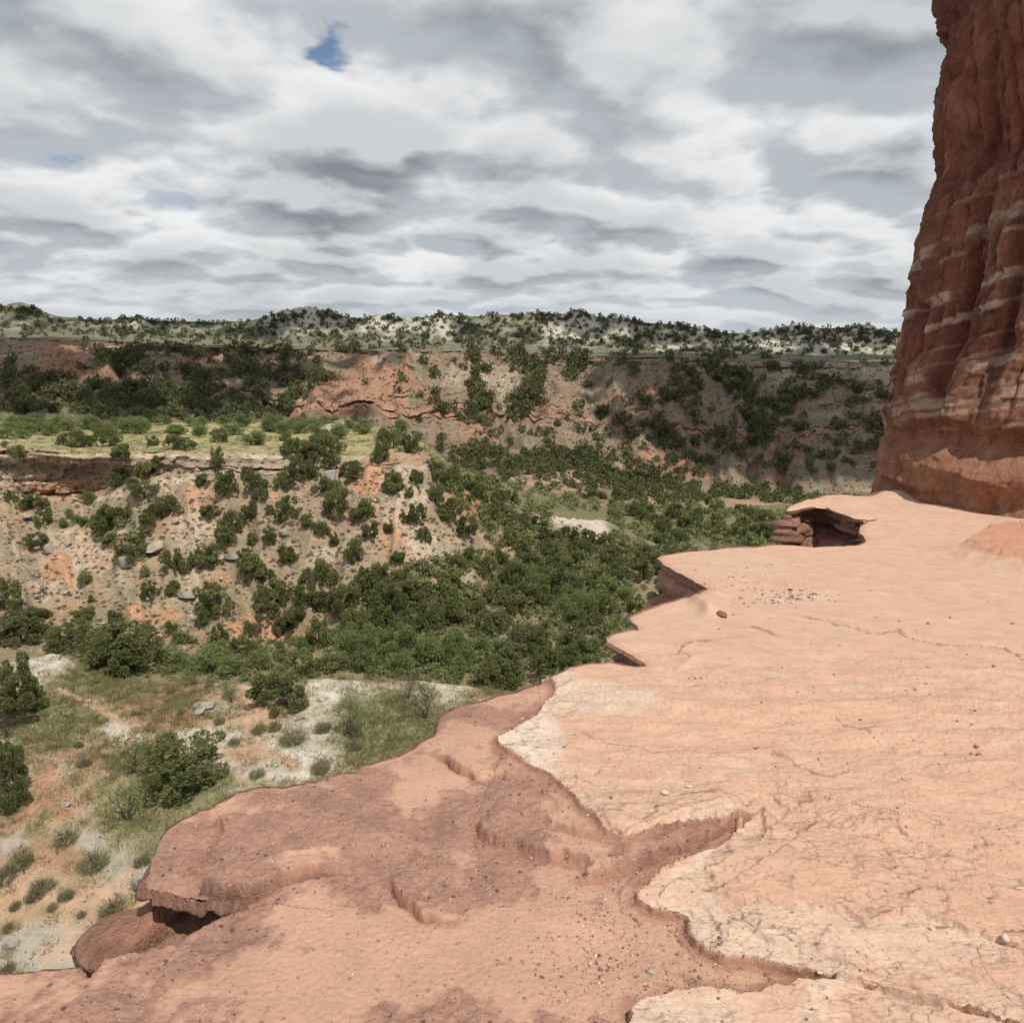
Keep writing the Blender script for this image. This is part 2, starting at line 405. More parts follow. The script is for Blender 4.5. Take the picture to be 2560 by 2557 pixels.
strat = 2.0 * (bl - .45) + 1.2 * fbm(xyz(GX[i] / 4, st * .5, 0 * st), 3) + .5 * capr - 3.0 * alc
spur_w = 1 - sstep(.02, .10, GX[i] / GY[i] + .16) * .9
dy[i] += -w6[i] * strat * spur_w
dy[i] += 2.2 * win(6, 7, .06)[i] * fbm(xyz(GX[i] / 9, 0 * st, 0 * st + 3), 3) * (1 - win(7, 7, .3)[i] * .0) * spur_w * (U[i] < 7.3)
dz[i] += win(7, 7)[i] * (.35 * fbm(q[i] / 14, 3)) + win(6, 7, .12)[i] * .9 * fbm(xyz(GX[i] / 8, GY[i] / 40, 0), 4) * (U[i] > 6.4)
# canyon floor
i = (U > 8) & (U < 10.6)
dz[i] += win(8, 9)[i] * 2.2 * fbm(q[i] / 30, 4)
# far wall: spurs and gullies
i = (U > 9.8) & (U < 15.2)
gx = SV[i] * 400
qq = xyz(gx / 34, GY[i] / 260, 5.0); qq[:, 0] += .9 * fbm(q[i] / 60, 3)
rg = ridged(qq, 5)
qs = xyz(gx / 12, GY[i] / 150, 8.0); qs[:, 0] += .6 * fbm(q[i] / 25, 3)
dz[i] += win(10, 12, .25)[i] * (11.0 * rg - 4 + 3.0 * ridged(qs, 3) - 1 + 1.5 * fbm(q[i] / 9, 4))
zz = GZ[i] + 1.5 * fbm(q[i] / 35, 3)
bl, _l = blocks(zz, gx + 2 * fbm(q[i] / 9, 2), 1.6, 9.0)
patch = np.maximum(sstep(.05, .3, fbm(q[i] / 26 + 5, 3)), np.exp(-((PY[i] - 1018 - 10 * np.sin(PX[i] / 90)) / 22) ** 2) * sstep(720, 800, PX[i]))
dy[i] += -win(10, 12, .2)[i] * 3.0 * (bl - .5) * (.12 + .88 * patch)
dy[i] += -win(13, 13, .06)[i] * (5.0 * (bl - .5) + 3.5 * fbm(xyz(gx / 9, zz / 9, 0 * zz), 4)) - win(11, 11, .06)[i] * (4.5 * (bl - .5) + 3.0 * fbm(xyz(gx / 6, zz / 8, 0 * zz), 4))
# pale eroded domes under the skyline are added below
# rim badlands
i = U > 13.8
gx = SV[i] * 560
qq = xyz(gx / 26, GY[i] / 200, 2.0); qq[:, 0] += .6 * fbm(q[i] / 60, 3)
dz[i] += (win(15, 15, .18)[i]) * (6.5 * ridged(qq, 4) - 3.0 + .8 * fbm(q[i] / 7, 3)) * (1 - .75 * sstep(15.75, 16.0, U[i]))
dz[i] += .5 * fbm(q[i] / 16, 3) * sstep(15.5, 16, U[i])
for cx_d, w_d, h_d in ((770, 70, 6), (690, 40, 3.5), (880, 40, 2.5), (960, 50, 4), (1100, 70, 4), (1240, 40, 3), (1440, 75, 6), (1330, 40, 3), (1690, 60, 3.5), (1560, 40, 3), (1980, 80, 4), (2150, 70, 4.5), (60, 70, 4), (340, 50, 3)):
    dz[i] += 1.55 * h_d * np.exp(-((PX[i] - cx_d + 25 * fbm(q[i] / 40, 2)) / w_d) ** 2) * np.exp(-((U[i] - 15.78) / .24) ** 2)
GY2 = GY + dy
TER = xyz(SV * GY2, GY2, GZ + dz)

# ---- terrain colours: what the ground itself is made of
def blob(cx, cy, rx, ry, soft=.35, jit=1.0):
    d = np.sqrt(((PX - cx) / rx) ** 2 + ((PY - cy) / ry) ** 2) + jit * (.5 * NB + .8 * NB2 + .6 * NB4)
    return 1 - sstep(1 - soft, 1 + soft, d)
_wl = np.where(U < 5, 3.0, np.where(U < 9, 8.0, 26.0))
NB = fbm(TER / _wl[:, None], 4)
NB2 = fbm(TER / (_wl[:, None] * .35) + 31, 4)
NB4 = fbm(TER / (_wl[:, None] * .12) + 51, 4)
NB3 = fbm(TER / (_wl[:, None] * 1.7) + 71, 3)
C = np.zeros((len(GX), 3))
def put(col, w):
    global C
    w = np.clip(w, 0, 1)[:, None]; C = C * (1 - w) + np.asarray(col) * w
TAN = np.array([.325, .235, .152]); GREY = np.array([.235, .195, .138]); ORANGE = np.array([.41, .225, .135]); RED = np.array([.36, .135, .075])
CREAM = np.array([.44, .355, .255]); WHITE = np.array([.475, .42, .345]); PINKTAN = np.array([.38, .255, .165]); DRY = np.array([.33, .285, .145]); OLIVE = np.array([.165, .155, .080])
ones = np.ones(len(GX))
# near bench
put(PINKTAN, ones * (U < 5))
put(ORANGE * .8, (U < 5) * sstep(.16, .45, NB3) * .5)
put(np.array([.31, .25, .155]), (U < 5) * sstep(-.25, .15, NB2 - .3 * NB3) * .55)
put(OLIVE * 1.15, (U < 5) * sstep(-.12, .22, NB2 + .25 * NB) * .75)
put(WHITE * .8, (U < 5) * sstep(.22, .42, -NB) * .9)
for a in [(300, 1810, 50, 28), (860, 1760, 120, 60), (760, 1860, 160, 60), (660, 1900, 160, 40), (1080, 1720, 90, 45), (830, 1720, 60, 30), (100, 1650, 90, 45), (150, 1990, 55, 30),
          (140, 2380, 180, 90), (330, 2180, 80, 40), (240, 2110, 120, 40), (20, 2110, 60, 25), (560, 1850, 130, 40)]:
    put(WHITE * (.78 if a[1] > 1950 else 1.0), (U < 4.1) * blob(*a) * .9)
for a in [(250, 1745, 130, 12, .5, .3), (130, 1960, 30, 40), (60, 2040, 60, 25), (630, 1760, 25, 70), (640, 1800, 40, 30), (620, 1880, 60, 40), (150, 2230, 150, 60), (30, 2250, 60, 50)]:
    put(PINKTAN * 1.1, (U < 4.1) * blob(*a))
for a in [(370, 1735, 110, 40), (230, 1890, 60, 25), (430, 1790, 90, 25), (130, 2000, 90, 40), (140, 2140, 90, 40)]:
    put(ORANGE * .8, (U < 4.1) * blob(*a) * .8)
for a in [(1000, 1780, 170, 60), (950, 1860, 120, 60), (420, 1980, 160, 60), (250, 1710, 120, 40), (350, 2060, 120, 60), (130, 1790, 120, 50)]:
    put(OLIVE * 1.3, (U < 4.1) * blob(*a) * .85)
put(np.array([.19, .155, .095]), (U > 3.2) * (U < 5) * .7)
def trail(pts, wpx):
    P_ = np.array([(x * .5176, 1600 + y * .5176) for x, y in pts]); b = np.full(len(PX), 1e9)
    for a_, c_ in zip(P_[:-1], P_[1:]):
        d_ = c_ - a_; t_ = np.clip(((PX - a_[0]) * d_[0] + (PY - a_[1]) * d_[1]) / (d_ @ d_), 0, 1)
        b = np.minimum(b, np.hypot(PX - a_[0] - t_ * d_[0], PY - a_[1] - t_ * d_[1]))
    return (U < 4.1) * (1 - sstep(wpx * .5, wpx * 1.5, b + wpx * .8 * NB4))
put(PINKTAN * 1.12, trail([(270, 235), (420, 300), (560, 360), (650, 385), (600, 480)], 8)); put(np.array([.36, .21, .14]), trail([(250, 620), (210, 690), (195, 800), (60, 870), (-40, 930)], 16))
put(np.array([.43, .29, .20]), trail([(1190, 220), (1230, 330), (1190, 400), (1210, 470), (1300, 540), (1420, 600)], 14)); put(PINKTAN, trail([(-20, 1150), (250, 1120), (420, 1230), (380, 1420), (200, 1500)], 22) * .6)
# mesa flank
f = (U >= 5) & (U < 6.1)
put(TAN, f * 1.0); put(GREY, f * sstep(-.2, .2, NB2)); put(CREAM * .9, f * sstep(.18, .4, NB) * .75)
put(ORANGE * .95, f * sstep(.15, .45, NB3) * .6)
_rill = perlin(xyz(SV * 110 / 2.6 + .8 * NB, TER[:, 1] / 22, 0 * SV + 6)); put(CREAM * 1.05, f * sstep(.22, .42, _rill) * .7); put(ORANGE * 1.05, f * sstep(.25, .45, -_rill) * .45)
put(OLIVE * 1.1, f * sstep(5.45, 5.0, U) * .5)
for a in [(150, 1430, 45, 45), (205, 1370, 30, 40), (480, 1250, 14, 50), (370, 1540, 70, 25), (400, 1580, 60, 20), (660, 1575, 60, 30), (600, 1590, 90, 30), (1010, 1330, 60, 40), (930, 1200, 40, 50),
          (690, 1250, 8, 14), (1180, 1260, 60, 30), (1000, 1270, 30, 50)]:
    put(ORANGE * 1.05, f * blob(*a))
for a in [(190, 1390, 70, 60), (240, 1240, 60, 25), (130, 1470, 40, 40), (480, 1330, 40, 60), (1010, 1260, 50, 90), (1060, 1390, 40, 60), (480, 1470, 20, 60), (390, 1200, 90, 16), (470, 1195, 70, 25)]:
    put(CREAM, f * blob(*a) * .8)
put(ORANGE * 1.0, f * blob(150, 1430, 40, 40) ); 
# spur crest and wood floor right of the mesa
_below = sstep(0, 40, PY - (1195 + (PX - 1060) * .52))
put(OLIVE * .9, f * np.maximum(sstep(1240, 1340, PX), sstep(1060, 1120, PX) * (1 - _below)) * .8)
put(ORANGE * .95, f * blob(1180, 1268, 70, 22, .4, .4)); put(WHITE, (U > 5) * (U < 7.5) * blob(1440, 1300, 85, 24, .4, .5)); put(WHITE, f * blob(1490, 1340, 30, 40, .4, .5))
# mesa cliff
c6 = (U >= 6 - .02) & (U < 7.0)
zb = TER[:, 2] + .25 * NB
bands = perlin(xyz(zb * 1.1, 0 * zb, 0 * zb + 4.2)) + .5 * perlin(xyz(zb * 3.1, 0 * zb, 0 * zb))
put(np.array([.33, .255, .18]), c6); put(CREAM * 1.05, c6 * sstep(-.05, .2, bands + NB2) * .9); put(np.array([.19, .15, .105]), c6 * sstep(.15, .4, -bands + NB2) * .7)
put(ORANGE * .9, c6 * blob(150, 1225, 110, 28)); put(PINKTAN * .85, c6 * blob(190, 1180, 110, 40) * .8)
put(ORANGE * .8, c6 * sstep(860, 940, PX) * .6)
put(OLIVE, c6 * sstep(1080, 1180, PX))
# mesa top
t7 = (U >= 6.98) & (U < 8.3)
put(DRY, t7); put(OLIVE * 1.3, t7 * sstep(.0, .3, NB2)); put(OLIVE * .9, t7 * sstep(1080, 1200, PX)); put(WHITE * .8, t7 * blob(830, 1062, 60, 8))
put(np.array([.17, .14, .085]), (U >= 8.3) & (U < 10)); put(PINKTAN * .7, (U >= 8.3) * (U < 10.3) * sstep(.15, .35, NB) * .8)
for a in [(1480, 1180, 120, 40), (1400, 1200, 110, 22), (1860, 1275, 90, 35), (1640, 1270, 50, 20)]:
    put(PINKTAN * .85, (U >= 8) * (U < 11) * blob(*a))
# far wall
fw = (U >= 10) & (U < 14)
put(np.array([.225, .165, .112]), fw); put(np.array([.185, .165, .115]), fw * sstep(-.05, .25, NB2) * .8); put(np.array([.26, .16, .108]), fw * sstep(.12, .4, NB3) * .5)
put(np.array([.11, .115, .06]), fw * (U < 11.3) * sstep(900, 700, PX) * .75)
for a in [(960, 950, 70, 60), (920, 985, 110, 40), (870, 1020, 160, 26), (1000, 1040, 160, 20), (330, 950, 45, 28), (250, 960, 120, 25), (170, 910, 60, 50), (510, 905, 50, 22), (1640, 1170, 90, 30), (1720, 1160, 60, 40), (1930, 1170, 60, 30),
          (130, 880, 60, 40), (1190, 1095, 40, 28)]:
    put(np.array([.30, .165, .108]), fw * blob(*a) * .9)
for a in [(960, 905, 60, 10), (1000, 890, 90, 8), (350, 960, 40, 14), (2000, 930, 80, 40), (2200, 960, 60, 60), (1200, 960, 90, 30), (1270, 990, 20, 40)]:
    put(np.array([.34, .285, .205]), fw * blob(*a) * .8)
def in_px(poly):
    x_, y_ = PX + 26 * NB2, PY + 8 * NB4; c_ = np.zeros(len(PX), bool); P_ = np.array(poly, float)
    for (x0_, y0_), (x1_, y1_) in zip(P_, np.roll(P_, -1, 0)):
        if y0_ == y1_: continue
        c_ ^= ((y0_ > y_) != (y1_ > y_)) & (x_ < (x1_ - x0_) * (y_ - y0_) / (y1_ - y0_) + x0_)
    return c_
put(np.array([.325, .185, .120]), fw * in_px([(920, 884), (1015, 884), (1040, 960), (1010, 1060), (740, 1045), (800, 990), (870, 940)]) * .85)
put(np.array([.34, .29, .215]), fw * in_px([(925, 878), (1020, 878), (1000, 925), (915, 915)]) * .8)
_zz = TER[:, 2] + 1.6 * NB + .8 * NB2
_st = perlin(xyz(_zz * .42, SV * 3, 0 * _zz)) + .6 * perlin(xyz(_zz * 1.3, SV * 5, 0 * _zz + 3))
put(np.array([.36, .29, .21]), fw * sstep(.18, .40, _st) * sstep(-.1, .2, NB3) * .7); put(np.array([.19, .095, .068]), fw * sstep(.22, .42, -_st) * sstep(-.15, .2, NB3) * .65)
c13 = (U >= 13) & (U < 14); b2 = perlin(xyz(zb * .8, 0 * zb, 0 * zb + 1.7))
put(np.array([.26, .19, .135]), c13); put(np.array([.33, .27, .19]), c13 * sstep(0, .2, b2)); put(np.array([.22, .12, .085]), c13 * sstep(.05, .25, -b2) * .8)
c11 = (U >= 11) & (U < 12)
put(np.array([.33, .20, .14]), c11); put(np.array([.20, .10, .07]), c11 * sstep(.0, .25, -b2) * .7)
t14 = (U >= 14)
put(np.array([.178, .16, .122]), t14); put(np.array([.12, .125, .06]), t14 * sstep(-.05, .25, NB2))
rm = (U >= 15)
put(np.array([.225, .208, .165]), rm * sstep(.12, -.1, NB2)); put(np.array([.115, .112, .074]), rm * sstep(0, .3, NB) * .8)
for a in [(770, 812, 60, 26), (1440, 838, 70, 26), (960, 818, 55, 24), (1980, 862, 130, 34), (2150, 862, 110, 30), (1690, 846, 60, 26), (780, 800, 60, 20), (700, 805, 60, 14), (960, 812, 40, 20), (1100, 820, 60, 20), (1420, 825, 60, 20), (1450, 830, 50, 24), (1700, 842, 50, 20), (1540, 830, 60, 20), (1980, 850, 110, 26), (2150, 850, 100, 26), (1880, 858, 60, 12), (350, 820, 30, 10)]:
    put(np.array([.47, .43, .35]), rm * blob(*a, .6, .9) * .85)
put(np.array([.10, .11, .055]), (U >= 15.86) * 1.0)
C = np.clip(C, .02, .8)

def terrain_piece(name, lo, hi, mat):
    r0 = int(np.searchsorted(seg, lo)); r1 = int(np.searchsorted(seg, hi)) + (0 if hi > seg.max() else 1)
    r1 = min(r1, NR)
    V = TER.reshape(NR, NS, 3)[r0:r1].reshape(-1, 3); cc = C.reshape(NR, NS, 3)[r0:r1].reshape(-1, 3)
    o = mesh_np(name, V, grid_faces(r1 - r0, NS), mat, cc, smooth=True)
    return tag(o, kind='structure')
terrain_piece('near_bench', 0, 5, M_GROUND)
terrain_piece('mesa', 5, 9, M_GROUND)
terrain_piece('canyon_floor', 9, 10, M_FAR)
terrain_piece('canyon_wall', 10, 15, M_FAR)
terrain_piece('canyon_rim', 15, 17, M_FAR)
# a lighter copy for dropping things on
_V = TER.reshape(NR, NS, 3)
_rs = np.unique(np.concatenate([np.arange(0, NR, 2), [NR - 1]])); _cs = np.arange(0, NS, 2)
_W = _V[_rs][:, _cs]
BVH = BVHTree.FromPolygons([tuple(v) for v in _W.reshape(-1, 3)], [tuple(f) for f in grid_faces(len(_rs), len(_cs))])
def drop_px(x, y):
    d = Vector(ray(x, y)).normalized()
    hit = BVH.ray_cast(Vector((0, 0, 0)), d)
    return hit[0]
def visible(pt):
    v = Vector(pt); d = v.length
    hit = BVH.ray_cast(Vector((0, 0, 0)), v / d)
    return hit[0] is None or hit[3] > d - max(1.5, .02 * d)

# ------------------------------------------------------------------ clouds overhead: they throw the shade that lies on the far wall
def cloud(name, cx, cy, rx, ry, n, seed):
    g = np.random.default_rng(seed); Hh = 650.0
    bm = bmesh.new(); bmesh.ops.create_icosphere(bm, subdivisions=2, radius=1); V0 = np.array([v.co[:] for v in bm.verts]); F0 = np.array([[v.index for v in f.verts] for f in bm.faces]); bm.free()
    Vs, Fs = [], []
    off = np.array([SUN.x, SUN.y]) / SUN.z * Hh
    for k in range(n):
        a = g.uniform(0, 6.28); r = g.uniform(0, 1) ** .5; edge = r > .8
        x, y = cx + off[0] + rx * r * math.cos(a), cy + off[1] + ry * r * math.sin(a)
        R_ = (g.uniform(.12, .26) if not edge else g.uniform(.05, .14)) * min(rx, ry)
        V = V0 * (1 + .12 * fbm(V0 * 2.2 + k, 3))[:, None] * np.array([R_ * 1.3, R_ * 1.1, R_ * .6]); V[:, 2] = np.maximum(V[:, 2], -R_ * .2)
        Vs.append(V + np.array([x, y, Hh + R_ * .3 * (1 - r)])); Fs.append(F0 + k * len(V0))
    o = mesh_np(name, np.concatenate(Vs), np.concatenate(Fs), M_CLOUD, smooth=True); tag(o, kind='stuff'); return o
def mat_cloud():
    m, N, b = mat_base('cloud_white'); b.inputs['Base Color'].default_value = (.85, .86, .88, 1); return m
M_CLOUD = mat_cloud()
cloud('cloud', 215, 400, 175, 115, 130, 3)
cloud('cloud', 170, 600, 300, 85, 130, 4)
cloud('cloud', -190, 395, 140, 60, 90, 5)
cloud('cloud', -330, 330, 110, 60, 60, 6)
cloud('cloud', -250, 590, 190, 60, 90, 8)
cloud('cloud', -175, 318, 125, 42, 80, 9)

# ------------------------------------------------------------------ the sandstone ledge
def led_plane(Y):
    Y = np.asarray(Y, float); k = 12.0                          # slopes away, then levels off near the tower
    t = np.clip((Y - (k - 3)) / 6.0, 0, 1)
    return -1.6 - .15 * np.where(Y < k - 3, Y, np.where(Y > k + 3, k, (k - 3) + 6 * (t - t * t / 2)))
def on_ledge(x, y):
    d = ray(x, y); lo, hi = .2, 40.0                            # meet the plane along the ray
    for _ in range(50):
        mid = .5 * (lo + hi); P = d * (mid / d[1])
        if P[2] > led_plane(P[1]): lo = mid
        else: hi = mid
    return d[:2] * (lo / d[1])
c7 = lambda pts: [(900 + x * .859, 1700 + y * .859) for x, y in pts]
c5 = lambda pts: [(x * .5176, 1600 + y * .5176) for x, y in pts]
c6_ = lambda pts: [(1560 + x * .5176, 1180 + y * .5176) for x, y in pts]
OUT_PX = [(-330, 2452), (-140, 2446), (0, 2438), (110, 2431), (202, 2425), (212, 2440), (220, 2452), (236, 2430), (262, 2398), (330, 2386), (400, 2372), (460, 2350), (512, 2318), (560, 2292), (600, 2278), (640, 2266),
          (597, 2270), (545, 2262), (497, 2249), (445, 2233), (400, 2222), (360, 2214), (364, 2190), (373, 2172), (381, 2135), (394, 2097), (404, 2078), (420, 2060), (455, 2037), (486, 2024), (520, 2012), (560, 1999), (600, 1986),
          (700, 1972), (818, 1957), (821, 1943), (898, 1929), (896, 1912), (940, 1894), (1000, 1882), (1085, 1833), (1096, 1790), (1132, 1764), (1226, 1743), (1310, 1718), (1381, 1698), (1450, 1673),
          (1525, 1668), (1585, 1676), (1622, 1676),
          (1590, 1655), (1550, 1632), (1516, 1612), (1513, 1602), (1530, 1594), (1565, 1584), (1600, 1581), (1596, 1572), (1580, 1562), (1571, 1549), (1590, 1541), (1620, 1530), (1653, 1515), (1674, 1511), (1690, 1503), (1726, 1498), (1750, 1484), (1770, 1475),
          (1758, 1468), (1725, 1452), (1693, 1436), (1655, 1412), (1637, 1398), (1650, 1391), (1700, 1385), (1777, 1379), (1830, 1373), (1881, 1374), (1920, 1368), (1969, 1366), (2030, 1372), (2078, 1370), (2140, 1369),
          (2168, 1356), (2160, 1345), (2146, 1333), (2148, 1318), (2160, 1306), (2196, 1302),
          (2166, 1303), (2135, 1300), (2110, 1290), (2085, 1280), (2066, 1267), (2040, 1268), (2000, 1276), (1968, 1281), (1972, 1272), (1990, 1262), (2010, 1252), (2060, 1241), (2120, 1237), (2170, 1232), (2230, 1226)]
def dense(pts, step):
    pts = np.asarray(pts, float); out = []
    for a, b in zip(pts[:-1], pts[1:]):
        n = max(1, int(np.linalg.norm(b - a) / step)); t = np.arange(n)[:, None] / n
        out.append(a + (b - a) * t)
    out.append(pts[-1:]); return np.concatenate(out)
_d = dense(OUT_PX, 5.0)
_w = np.array([on_ledge(*q) for q in _d])
_jit = 0.012 * _w[:, 1]
_w[:, 0] += _jit * fbm(xyz(_d[:, 0] / 34, _d[:, 1] / 34, 0), 4) * .55; _w[:, 1] += _jit * fbm(xyz(_d[:, 0] / 34, _d[:, 1] / 34, 9.), 4) * .55
EDGE = _w                                                       # outer edge in plan
_close = np.array([(12.0, 24.0), (34, 26), (34, -1.5), (-3.2, -1.5), (-3.4, 1.0)])
POLY = np.concatenate([EDGE, _close])
def inside(P, poly):
    x, y = P[:, 0], P[:, 1]; c = np.zeros(len(P), bool)
    x0, y0 = poly[:, 0], poly[:, 1]; x1, y1 = np.roll(x0, -1), np.roll(y0, -1)
    for a, b, e, f in zip(x0, y0, x1, y1):
        if b == f: continue
        k = ((b > y) != (f > y)); 
        if not k.any(): continue
        c ^= k & (x < (e - a) * (y - b) / (f - b) + a)
    return c
def dist_poly(P, pts, closed=False, maxd=None):
    best = np.full(len(P), 1e9); near = np.zeros((len(P), 2))
    A = pts; B = np.roll(pts, -1, 0) if closed else pts[1:]
    for a, b in zip(A, B):
        d = b - a; l2 = d @ d
        if l2 == 0: continue
        t = np.clip(((P[:, 0] - a[0]) * d[0] + (P[:, 1] - a[1]) * d[1]) / l2, 0, 1)
        qx = a[0] + t * d[0]; qy = a[1] + t * d[1]
        e = (P[:, 0] - qx) ** 2 + (P[:, 1] - qy) ** 2
        k = e < best; best[k] = e[k]; near[k, 0] = qx[k]; near[k, 1] = qy[k]
    return np.sqrt(best), near
# top surface grid, finer towards the viewer
s_cols = np.concatenate([np.linspace(-1.5, -.95, 30)[:-1], np.linspace(-.95, .95, 860), np.linspace(.95, 1.6, 40)[1:], np.linspace(1.6, 5.0, 45)[1:]])
v_rows = np.concatenate([1 / np.linspace(.25, 1.35, 24)[:-1], np.linspace(1 / 1.35, 1 / 19.0, 640)])
LR, LC = len(v_rows), len(s_cols)
lY = np.repeat(1 / v_rows, LC); lX = np.tile(s_cols, LR) * lY
LP = np.stack([lX, lY], 1)
ins = inside(LP, POLY)
G = ins.reshape(LR, LC)
nb = np.zeros_like(G)
for dr in (-1, 0, 1):
    for dc in (-1, 0, 1):
        nb |= np.roll(np.roll(G, dr, 0), dc, 1)
snap = (nb & ~G).ravel()
snap[:] = snap & (np.abs(np.tile(s_cols, LR)) < 1.45) & (lY < 18.9)
_, nearp = dist_poly(LP[snap], EDGE)
LP[snap] = nearp
keep = ins | snap
lX, lY = LP[:, 0], LP[:, 1]
lZ = led_plane(lY).copy()
LPX, LPY, _ = project(xyz(lX, lY, lZ))
ld_edge = np.full(len(lX), 9.0)
k = keep
dd, _ = dist_poly(LP[k], EDGE[::2]); ld_edge[k] = dd
def wpoly(pts): return np.array([on_ledge(*q) for q in pts])
q3 = xyz(lX, lY, 0)
wob1 = fbm(q3 / .22, 5); wob2 = fbm(q3 / .9 + 7, 4); wob3 = fbm(q3 / .055 + 3, 3)
sc_ = np.clip(lY / 2.2, .6, 4)
def slab(front_px, back_px, jag=.030):
    """signed distance (inside +) to the broken front edge of a bed; back_px closes the outline far behind it"""
    W = wpoly(front_px); A = np.concatenate([W, wpoly(back_px)])
    sd = np.full(len(lX), -9.0); k = keep
    d, _ = dist_poly(LP[k], W); s = np.where(inside(LP[k], A), d, -d)
    sd[k] = s + jag * (wob1[k] * np.clip(3.5 / lY[k], .35, 1) + .5 * wob2[k] * np.clip(lY[k] / 5, 0, 1)) * sc_[k] ** .5 + .35 * jag * wob3[k] * np.clip(2.6 / lY[k], 0, 1) ** 2
    return sd
FARR = [(9000, 1236), (1300, 1236), (1250, 1690)]
S1 = (c7([(560, 10), (575, 40), (530, 100), (480, 140), (410, 185), (430, 235), (480, 255), (550, 300), (600, 330), (635, 370), (640, 400), (680, 430), (700, 475), (760, 490), (820, 485), (880, 460), (960, 455), (1040, 440), (1100, 425), (1170, 400), (1178, 385)]),
      c7([(1215, 335), (9000, 2200)]) + FARR)
S2 = (c7([(1178, 385), (1170, 405), (1110, 450), (1030, 510), (960, 540), (880, 570), (830, 620), (805, 660), (850, 690), (950, 715), (950, 760), (1000, 810), (1060, 840), (1180, 855), (1280, 880), (1380, 900), (1500, 932), (1600, 962), (1750, 985), (1932, 1040), (2300, 1150), (7500, 2700)]),
      c7([(9500, 700), (2300, 200), (1600, 200), (1215, 335)]))
S3 = (c7([(1000, 640), (1060, 682), (1150, 664), (1250, 682), (1400, 692), (1470, 716), (1560, 692), (1640, 706), (1780, 752), (1932, 812), (2300, 930)]), c7([(2700, 300), (1200, 200), (1000, 560)]))
S3b = (c7([(1005, 690), (1050, 745), (1150, 770), (1270, 770), (1350, 765), (1420, 800), (1480, 850), (1560, 900), (1700, 940), (1840, 985), (2100, 1050)]), c7([(2500, 700), (1400, 500), (1000, 600)]))
S4 = (c7([(340, 400), (350, 450), (400, 490), (500, 510), (590, 520), (660, 560), (640, 585), (720, 578), (860, 530), (1000, 470), (1150, 412)]), c7([(1170, 395), (1150, 250), (480, 100), (380, 300)]))
S4b = (c7([(520, 400), (550, 440), (610, 460), (690, 490), (740, 500)]), c7([(850, 440), (640, 250), (560, 330)]))
S4c = (c7([(235, 208), (262, 236), (300, 262), (330, 272), (362, 292)]), c7([(500, 300), (560, 40), (380, 20), (250, 120)]))
S5 = (c6_([(730, 600), (800, 660), (890, 720), (980, 745), (1180, 790), (1200, 805), (1240, 800), (1320, 775), (1360, 815), (1500, 845), (1700, 855), (1840, 860), (1870, 890), (1932, 925), (2200, 970)]), c6_([(2600, 420), (900, 420)]))
S6 = (c6_([(310, 625), (345, 650), (385, 690), (400, 730)]), c6_([(520, 720), (520, 560), (380, 580)]))
S6b = (c6_([(430, 835), (330, 850), (270, 890), (262, 920), (300, 945), (250, 990), (245, 1015)]), c6_([(700, 1150), (1100, 1000), (700, 700)]))
S7 = (c7([(795, 1000), (800, 955), (850, 945), (905, 932), (950, 925), (1010, 922), (1100, 935), (1150, 920), (1205, 905), (1280, 903), (1400, 912), (1500, 937), (1600, 962), (1700, 978), (1800, 1004), (1932, 1046), (2300, 1160)]), c7([(2300, 1300), (700, 1250)]))
S8 = (c5([(985, 1120), (980, 1195), (1000, 1225), (1080, 1240), (1180, 1266), (1240, 1240), (1290, 1210), (1400, 1165), (1560, 1130), (1700, 1130)]), c5([(2100, 1000), (1700, 500), (1010, 700), (1085, 945)]))
S8b = (c5([(1010, 830), (1060, 900), (1085, 945), (1040, 1040), (985, 1120)]), c5([(1500, 1100), (1700, 500), (1010, 700)]))
S9 = (c6_([(1640, 395), (1700, 430), (1800, 465), (1932, 485), (2300, 560)]), c6_([(2300, 250), (1760, 300)]))
S10 = (c7([(75, 590), (130, 650), (200, 700), (260, 706)]), c7([(400, 640), (330, 480), (130, 500)]))
SD = {}
ROWSP = lY ** 2 * (1 / 1.35 - 1 / 19.0) / 640
add = np.zeros(len(lX))
def step(name, fb, hgt, wid=.008, jag=.03, L=None):
    sd = slab(fb[0], fb[1], jag); SD[name] = sd
    u_ = sd / sc_ ** .5
    wid = np.maximum(wid, .65 * ROWSP / sc_ ** .5)
    g = np.clip((u_ + wid * 4) / (wid * 4.6), 0, 1) ** 1.7
    g = g - (.45 if name in ('s1', 's2', 's7', 's3', 's3b') else 0 if name in ('s6', 's9', 's6b') else .7) * np.exp(-((u_ + wid * 2.6) / (wid * 1.1)) ** 2) * np.clip(.75 + 1.6 * wob2, 0, 1)
    if L:
        g = g * np.exp(-np.maximum(sd, 0) / L)
        Bk = np.concatenate([wpoly(fb[0][-1:]), wpoly(fb[1]), wpoly(fb[0][:1])]); db, _ = dist_poly(LP, Bk); g = g * sstep(0, .4 * L, db)
    return hgt * g
a1 = step('s1', S1, .040, .005); a2 = step('s2', S2, .040, .005, .035)
add += np.maximum(a1, a2)
add += step('s3', S3, .018, .004, .045, .35) - step('s3b', S3b, .014, .004, .05, .3) + step('s4', S4, .042, .005, .05, .3) + step('s4b', S4b, .026, .005, .04, .25)
add += step('s4c', S4c, .042, .005, .05, .35) + step('s6', S6, .09, .012, .03, .5) + step('s6b', S6b, .03, .02, .02, .6) + step('s7', S7, .032, .005, .05)
add += step('s8', S8, .050, .005, .05, .45) + step('s8b', S8b, .020, .005, .05, .35) + step('s9', S9, .16, .08, .14) + step('s10', S10, .030, .005, .05, .2)
